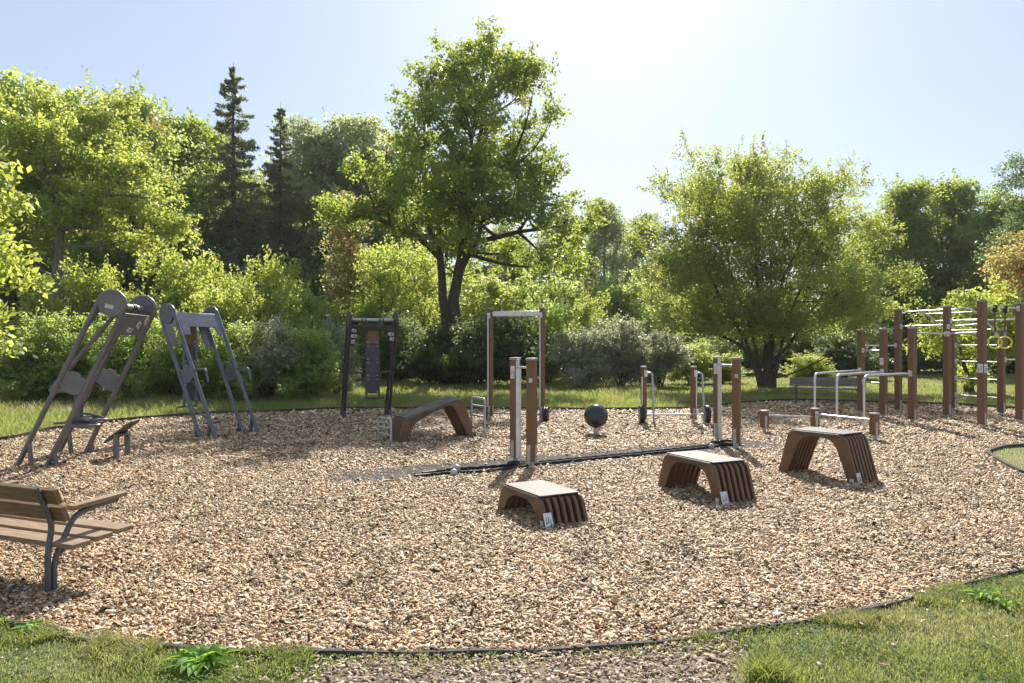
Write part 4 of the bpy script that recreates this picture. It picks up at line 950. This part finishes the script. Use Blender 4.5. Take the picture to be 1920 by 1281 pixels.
# ------------------------------------------------------------------ climbing rig
RIG = {'T1': (9.24, 17.35, 2.5), 'T2': (9.66, 16.1, 2.5), 'T3': (9.10, 14.04, 2.5), 'T4': (10.47, 14.95, 2.5), 'M1': (8.18, 17.0, 2.0), 'M2': (8.245, 16.1, 2.0), 'M3': (8.28, 15.0, 2.0), 'M4': (11.2, 16.6, 2.0), 'M5': (10.85, 17.85, 2.0), 'M6': (12.1, 15.6, 2.0)}
t = empty('climbing_rig', (9.66, 16.1, 0), 0, 'big rig of brown posts with monkey bars and parallel bars at right', 'climbing frame'); O = Vector((9.66, 16.1, 0))
def rp(k, z=0): return Vector((RIG[k][0], RIG[k][1], z)) - O
for k, (x, y, h) in RIG.items(): post_parts(t, x - O.x, y - O.y, h, .125, R(28) if k != 'M6' else 0)
def bar(k1, k2, z1, z2=None, r=.017, name='bar', brk=True):
    z2 = z1 if z2 is None else z2; a = rp(k1, z1); b = rp(k2, z2); d = (b - a).normalized()
    MB().tube([a + d * .06, b - d * .06], r, 12).build(name, M['alu'], t)
    if brk:
        q = Matrix.Rotation(math.atan2(d.y, d.x), 3, 'Z')
        for e, s in ((a, 1), (b, -1)): MB().box(e + d * (.078 * s), (.03, .055, .11), q).build('bar_bracket', M['alu'], t, .003)
bar('M1', 'M2', 1.51); bar('M1', 'T1', 1.62); bar('M1', 'M2', .78); bar('T1', 'T2', 2.08); bar('M3', 'T2', 1.88, r=.019); bar('T2', 'T3', 1.88, r=.019); bar('T2', 'T4', 2.16); bar('T3', 'T4', 2.38); bar('T4', 'M6', 1.88); bar('M6', 'M4', 1.3)
bar('T2', 'T3', 2.04)
for z in (.42, .83, 1.24, 1.63): bar('M5', 'M4', z, name='ladder_rung')
# arched ladder
ra, rb = [], []
for i in range(13):
    u = i / 12; z = 2.34 + .20 * math.sin(PI * min(1, u * 1.15)) * (1 - u * .3) - .55 * u ** 2.2
    ra.append(rp('T1').lerp(rp('M5'), u) + Vector((0, 0, z))); rb.append(rp('T2').lerp(rp('M4'), u) + Vector((0, 0, z)))
MB().tube(ra, .021, 12).build('arched_rail', M['alu'], t); MB().tube(rb, .021, 12).build('arched_rail', M['alu'], t)
for i in (2, 4, 6, 8, 10): MB().tube([ra[i], rb[i]], .015, 10).build('monkey_bar', M['alu'], t)
# parallel bars
for k, foot in (('M1', gp(1527.5, 796)), ('M2', gp(1569, 803)), ('M3', gp(1620, 806))):
    f = foot - O; z = 1.045; a = rp(k, z); d = (f - rp(k)).normalized()
    MB().tube(fillet([a + d * .06, Vector((f.x, f.y, z)), Vector((f.x, f.y, -.06))], .16), .024, 14).build('parallel_bar', M['alu'], t)
    MB().box(a + d * .075, (.05, .07, .12), Matrix.Rotation(math.atan2(d.y, d.x), 3, 'Z')).build('bar_bracket', M['alu'], t, .003)
rot = Matrix.Rotation(R(28), 3, 'Z')
sticker(t, rp('T3') + rot @ Vector((0, -.066, 1.18)), rot, .10, .17, seed=7); rot_r = Matrix.Rotation(R(-62), 3, 'Z')
sticker(t, rp('T3') + rot_r @ Vector((0, -.066, 1.18)), rot_r, .10, .17, seed=9)
sticker(t, rp('M2') + rot_r @ Vector((0, -.066, 1.27)), rot_r, .09, .15, seed=8)
def ring(px, label):
    a, b = Vector(RIG['T3'][:2]), Vector(RIG['T4'][:2]); k = (px - 960) / F; u = (a.x - k * a.y) / (k * (b.y - a.y) - (b.x - a.x)); p = a.lerp(b, u)
    t = empty('gym_ring', (p.x, p.y, 2.38), R(-24), label, 'gymnastic ring', 'yellow rings hanging from the rig')
    MB().box((0, 0, -.03), (.085, .07, .15)).build('clamp', M['rubber'], t, .02, 3)
    MB().tube([(0, 0, -.09), (.0, 0, -.52)], .014, 8).build('strap', M['strap'], t)
    MB().cyl((0, 0, -.50), (0, 0, -.585), .016, 8).build('shackle', M['steel'], t)
    MB().tube([(.115 * math.cos(x), 0, -.70 + .115 * math.sin(x)) for x in [2 * PI * i / 36 for i in range(36)]], .0165, 12, closed=True).build('ring', M['yellow'], t)
ring(1865.5, 'left one of the two hanging yellow rings'); ring(1884.5, 'right one of the two hanging yellow rings')

# ------------------------------------------------------------------ leaning grey swing machines
def machine(loc, rz, label, mode, stickers=(), s=.53, mirror=1, main=(.34, .12), tm='anthracite', pm='panel'):
    t = empty('pendulum_machine', loc, rz, label, 'exercise machine', 'grey machines with leaning tube frames'); ZT = 2.17; XT = 1.0; RR = .170; r = .034
    u = Vector((XT, 0, ZT)).normalized(); n_ = Vector((u.z, 0, -u.x))     # along the tubes, across the tubes
    axle = Vector((XT, 0, ZT))
    mid = None
    for sy in (-1, 1):
        y = sy * s; c = Vector((XT, y, ZT)); path = []
        lo = -(ZT + .10) / u.z
        path.append(c + n_ * RR + u * lo)
        for k in range(25):
            a = k / 24 * PI; path.append(c + n_ * (RR * math.cos(a)) + u * (RR * math.sin(a)))
        path.append(c - n_ * RR + u * lo)
        f = MB().tube(path, r, 14).build('side_frame', M[tm], t)
        MB().lathe(c, (0, 1, 0), [(-.028, RR - .03), (-.026, RR - .005), (.026, RR - .005), (.028, RR - .03)], 36).build('disc_cover', M[pm], t)
        inn = MB().lathe(c + Vector((0, -sy * .03, 0)), (0, 1, 0), [(-.02, .10), (-.018, .13), (.018, .13), (.02, .10)], 28)
        for k in range(8):
            a = k * PI / 4; inn.cyl(c + Vector((.085 * math.cos(a), -sy * .045, .085 * math.sin(a))), c + Vector((.085 * math.cos(a), -sy * .065, .085 * math.sin(a))), .010, 8)
        inn.build('bearing', M['bench_metal'], t)
        # stubby foot braces
        for k in (1, -1):
            g = c + n_ * (RR * k); top = g + u * (-(ZT - .26) / u.z); MB().tube([top, Vector((top.x + .035, y, -.05))], .030, 10).build('foot_brace', M[tm], t)
        # wavy gusset between the two tubes
        g0 = c + u * (-1.18); gp_ = []
        for (a, b) in ((-.98, .13), (-.6, .13), (-.35, .165), (.15, .165), (.35, .13), (.98, .13), (.98, -.10), (.6, -.10), (.4, -.135), (-.2, -.135), (-.45, -.10), (-.98, -.10)):
            gp_.append(g0 + n_ * (RR * a) + u * b + Vector((0, -.006, 0)))
        MB().prism(gp_, (0, .012, 0)).build('gusset_plate', M[pm], t, .002)
    # cross panels lying on both pairs of tubes
    for k in (1, -1):
        c = axle + n_ * ((RR + .012) * k) - u * .02; w_ = s - .035
        md = main[0] if k > 0 else main[1]; dn = .46 if md > .2 else .52; a1, a2 = (.05, .20) if mirror > 0 else (.15, .17)
        out = [(-w_, -.02), (w_, -.02), (w_, -dn), (w_ - a1, -dn), (w_ - a2, -md), (-w_ + a2, -md), (-w_ + a1, -dn), (-w_, -dn)]
        MB().prism([c + Vector((0, a, 0)) + u * b for a, b in out], n_ * (.014 * k)).build('cross_panel', M[pm], t, .003)
        if k * mirror > 0:
            for i, (sy_, sz_, sw, sh, sr) in enumerate(stickers):
                p = c + Vector((0, sy_, 0)) + u * sz_ + n_ * (.0175 * k); Rm = Matrix((Vector((0, 1, 0)), n_, u)).transposed() @ Matrix.Rotation(sr, 3, 'Y')
                MB().box(p, (sw, .004, sh), Rm).build('sticker', M['sticker'], t)
                MB().box(p + n_ * (.003 * k) + Vector((0, sw * .12, 0)), (sw * .3, .002, sh * .35), Rm).build('sticker_print', M['ink'], t)
    MB().cyl(axle + Vector((0, -s, 0)), axle + Vector((0, s, 0)), .038, 18).build('axle', M['steel'], t)
    for y in (-.22, -.15, .15, .22): MB().cyl(axle + Vector((0, y - .016, 0)), axle + Vector((0, y + .016, 0)), .052, 18).build('axle_clamp', M['bench_metal'], t)
    bm_ = M[tm]
    if mode == 'ladder':
        zt, zb, hw = ZT - .05, .50, .135
        MB().tube(fillet([axle + Vector((0, -.10, -.03)), Vector((XT, -hw, ZT - .35)), Vector((XT, -hw, zb)), Vector((XT, hw, zb)), Vector((XT, hw, ZT - .35)), axle + Vector((0, .10, -.03))], .06), .022, 12).build('swing_frame', bm_, t)
        MB().tube([Vector((XT, -hw - .02, zb)), Vector((XT, hw + .12, zb))], .02, 12).build('bottom_bar', bm_, t)
        zz = ZT - .12
        for i in range(4):
            h = .40 if i == 0 else .355; p = Vector((XT, 0, zz - h / 2)); 
            pp = MB().box(p, (.014, hw * 2 - .035, h - .02)).build('back_panel', M['brown'] if i == 0 else M['navy'], t, .003)
            for a in (-1, 1):
                for cc in (-1, 1): MB().cyl(p + Vector((-.012, a * (hw - .035), cc * (h / 2 - .04))), p + Vector((.012, a * (hw - .035), cc * (h / 2 - .04))), .011, 8).build('bolt', M['alu'], pp)
            if i: MB().tube([Vector((XT, -hw, zz)), Vector((XT, hw, zz))], .014, 10).build('rung', bm_, t)
            zz -= h
    if mode == 'ladder' and mirror < 0:
        # foot rest and outward handles
        MB().tube([Vector((XT, 0, .5)), Vector((XT - .55, 0, .22))], .016, 10).build('foot_rest_arm', bm_, t)
        MB().tube([Vector((XT - .08, .0, .46)), Vector((XT - .52, 0, .27))], .012, 10).build('foot_rest_arm', bm_, t)
        MB().tube([Vector((XT - .56, -.19, .22)), Vector((XT - .56, .19, .22))], .021, 12).build('foot_rest', bm_, t)
        for sy in (-1, 1):
            c = Vector((XT, sy * s, ZT)) - n_ * RR - u * 1.16
            MB().tube(fillet([c, c + Vector((-.30, 0, .03)), c + Vector((-.36, 0, -.20))], .07), .018, 12).build('handle', bm_, t)
    elif mode == 'ladder':
        for sy in (-1, 1):
            c = Vector((XT, sy * s, ZT)) + n_ * RR - u * 1.16
            MB().tube(fillet([c, c + Vector((.10, -sy * .10, 0)), c + Vector((.14, -sy * .30, 0)), c + Vector((.14, -sy * .32, -.17)), c + Vector((.14, -sy * .17, -.17))], .08), .022, 12).build('handle', bm_, t)
    if mode == 'seat':
        a0 = axle
        MB().tube(fillet([a0 + Vector((-.03, -.19, -.03)), Vector((.10, -.19, 1.05)), Vector((.05, -.19, .98)), Vector((.38, -.19, 1.0)), Vector((.40, .0, 1.0))], .05), .030, 12).build('swing_arm', bm_, t)
        MB().tube(fillet([a0 + Vector((-.03, .19, -.03)), Vector((.44, .19, 1.22)), Vector((.36, .10, 1.0)), Vector((.34, .0, .70))], .08), .030, 12).build('swing_arm', bm_, t)
        MB().prism([Vector((.31, -.05, 1.02)), Vector((.40, -.05, 1.02)), Vector((.38, -.05, .60)), Vector((.27, -.05, .60))], (0, .10, 0)).build('seat_post', M['bench_metal'], t, .006)
        TS = Matrix.Translation((.46, 0, .53)) @ Matrix.Rotation(R(12), 4, 'X') @ Matrix.Rotation(R(9), 4, 'Y') @ Matrix.Translation((-.46, 0, -.53)); st = MB()
        for (cx, cy, rx, ry) in ((.46, -.13, .20, .13), (.46, .13, .20, .13)):
            st.tube([TS @ Vector((cx + rx * math.cos(a), cy + ry * math.sin(a), .535 + .035 * math.cos(a + .6) ** 2)) for a in [2 * PI * i / 32 for i in range(32)]], .019, 10, closed=True)
        st.build('seat_rim', bm_, t)
        pl_ = MB()
        for cy in (-.13, .13):
            pl_.prism([TS @ Vector((.46 + .185 * math.cos(a), cy + .115 * math.sin(a), .520)) for a in [2 * PI * i / 28 for i in range(28)]], (0, 0, .016))
        pl_.build('seat_pad', M['plate_top'], t)
        MB().prism([Vector((.22, -.09, .60)), Vector((.42, -.09, .60)), Vector((.50, -.07, .545)), Vector((.24, -.07, .545))], (0, .18, 0)).build('saddle_bracket', M[pm], t, .01)
        MB().tube([Vector((.30, 0, .53)), Vector((.02, -.02, .52))], .018, 10).build('foot_peg', bm_, t)
    return t
machine(Vector((-6.47, 10.22, 0)), R(7.5), 'leftmost and nearest grey machine with a hanging seat, leaning right', 'seat', ((-.12, -.26, .18, .07, .1), (.12, -.17, .13, .10, .4), (.34, -.10, .15, .11, .7)), .56)
machine(Vector((-5.06, 13.02, 0)), R(155), 'second grey machine from left, leaning left with a foot rest', 'ladder', (), .49, -1, (.12, .30), 'sky_tinted', 'sky_tinted')
machine(Vector((-3.34, 16.5, 0)), R(-69.6), 'grey machine left of the sit up bench with a brown topped ladder back', 'ladder', ((-.41, -.14, .10, .06, .3), (-.40, -.27, .13, .07, 0), (-.41, -.40, .08, .09, 0), (.38, -.22, .12, .07, 0), (.41, -.33, .09, .08, .3)), .50, 1, (.13, .12), 'shaded_coat', 'shaded_coat')
mA = [o for o in bpy.data.objects if o.name == 'pendulum_machine'][0]
MB().box((1.0 - .02, -.56 - .032, 2.14), (.11, .006, .055), Matrix.Rotation(R(14), 3, 'Y')).build('sticker', M['sticker'], mA)
# white label on the near disc of the first machine is on its cover
# small tilted board
p = (gp(218, 863) + gp(239, 855)) / 2; a = gp(218, 863) - p; b = gp(239, 855) - p
t = empty('tilted_step', p, 0, 'small tilted grey foot board on two posts beside the seat machine', 'foot board')
for q_ in (a, b): MB().box(q_ + Vector((0, 0, .15)), (.065, .065, .42 if q_ is a else .46)).build('leg', M['anthracite'], t, .008)
n2 = (b - a).normalized(); d2 = Vector((n2.y, -n2.x, 0)); rotb = Matrix((d2, n2, d2.cross(n2))).transposed() @ Matrix.Rotation(R(-36), 3, 'Y')
ol = [(-.29, 0), (-.22, -.09), (-.05, -.17), (.14, -.20), (.25, -.16), (.29, 0), (.25, .16), (.14, .20), (-.05, .17), (-.22, .09)]
MB().prism([rotb @ Vector((x, y, 0)) + Vector((.0, 0, .375)) for x, y in ol], rotb @ Vector((0, 0, .03))).build('foot_plate', M['plate_top'], t, .012, 3)
MB().box(Vector((0, 0, .34)), (.08, .32, .04), Matrix.Rotation(math.atan2(n2.y, n2.x) - PI / 2, 3, 'Z')).build('support_bar', M['anthracite'], t, .005)

# ------------------------------------------------------------------ benches
def plank(mb, c, size, rot): return mb.box(c, size, rot)
# near bench, local x = length (right end at +x), local y = forward over the seat
Lr = Vector((.93, -.37, 0)).normalized(); base = gp(93, 1113)
t = empty('park_bench', base, math.atan2(Lr.y, Lr.x), 'brown wooden bench with armrest at the left edge, seen from behind', 'bench', 'wooden park benches')
LEN = 1.55
def bench_side(x):
    MB().tube(fillet([(x, -.012, -.08), (x, -.012, .27), (x, .02 - .0, .46 - .01), (x, -.09, .70)], .07), .019, 12).build('back_support', M['bench_metal'], t)
    MB().tube(fillet([(x + .0, .030, -.08), (x, .030, .21), (x, .17, .47), (x, .30, .50), (x, .50, .515)], [.0, .08, .08, .08, 0]), .019, 12).build('arm_support', M['bench_metal'], t)
    MB().tube([(x, .03, .215), (x, .14, .295), (x, .56, .325)], .016, 12).build('seat_support', M['bench_metal'], t)
    MB().box((x, .35, .535), (.07, .42, .032), Matrix.Rotation(R(3), 3, 'X')).build('armrest', M['wood'], t, .005)
bench_side(0); bench_side(-1.15)
x0, x1 = -LEN + .33, .20
for (y, z, w_) in ((.02, .318, .135), (.185, .330, .135), (.35, .342, .135)):
    mb = MB().box(((x0 + x1) / 2, y + .05, z), (x1 - x0, w_, .034), Matrix.Rotation(R(2), 3, 'X')); mb.build('seat_slat', M['wood'], t, .005)
for (y, z) in ((.03, .52), (-.02, .64)):
    MB().box(((x0 + .115) / 2, y - .005, z), (.115 - x0, .038, .105), Matrix.Rotation(R(20), 3, 'X')).build('back_slat', M['wood_back'], t, .005)
# far bench, seen from behind across the ground
c = Vector((8.75, 20.15, 0)); t = empty('park_bench', c, R(-18), 'silver grey wooden bench on dark legs at the far kerb, under the willow', 'bench', 'wooden park benches')
for x in (-.80, .80):
    MB().tube([(x, 0, -.05), (x, -.02, .42), (x, -.10, .78)], .035, 10).build('leg', M['bench_metal'], t)
    MB().tube([(x, 0, .36), (x, .42, .40)], .025, 10).build('seat_support', M['bench_metal'], t)
for k in range(3): MB().box((0, .08 + k * .14, .42), (1.95, .12, .035)).build('seat_slat', M['woodgrey'], t, .004)
for z, y in ((.56, -.075), (.68, -.105)): MB().box((0, y, z), (1.95, .035, .115), Matrix.Rotation(R(14), 3, 'X')).build('back_slat', M['woodgrey'], t, .004)
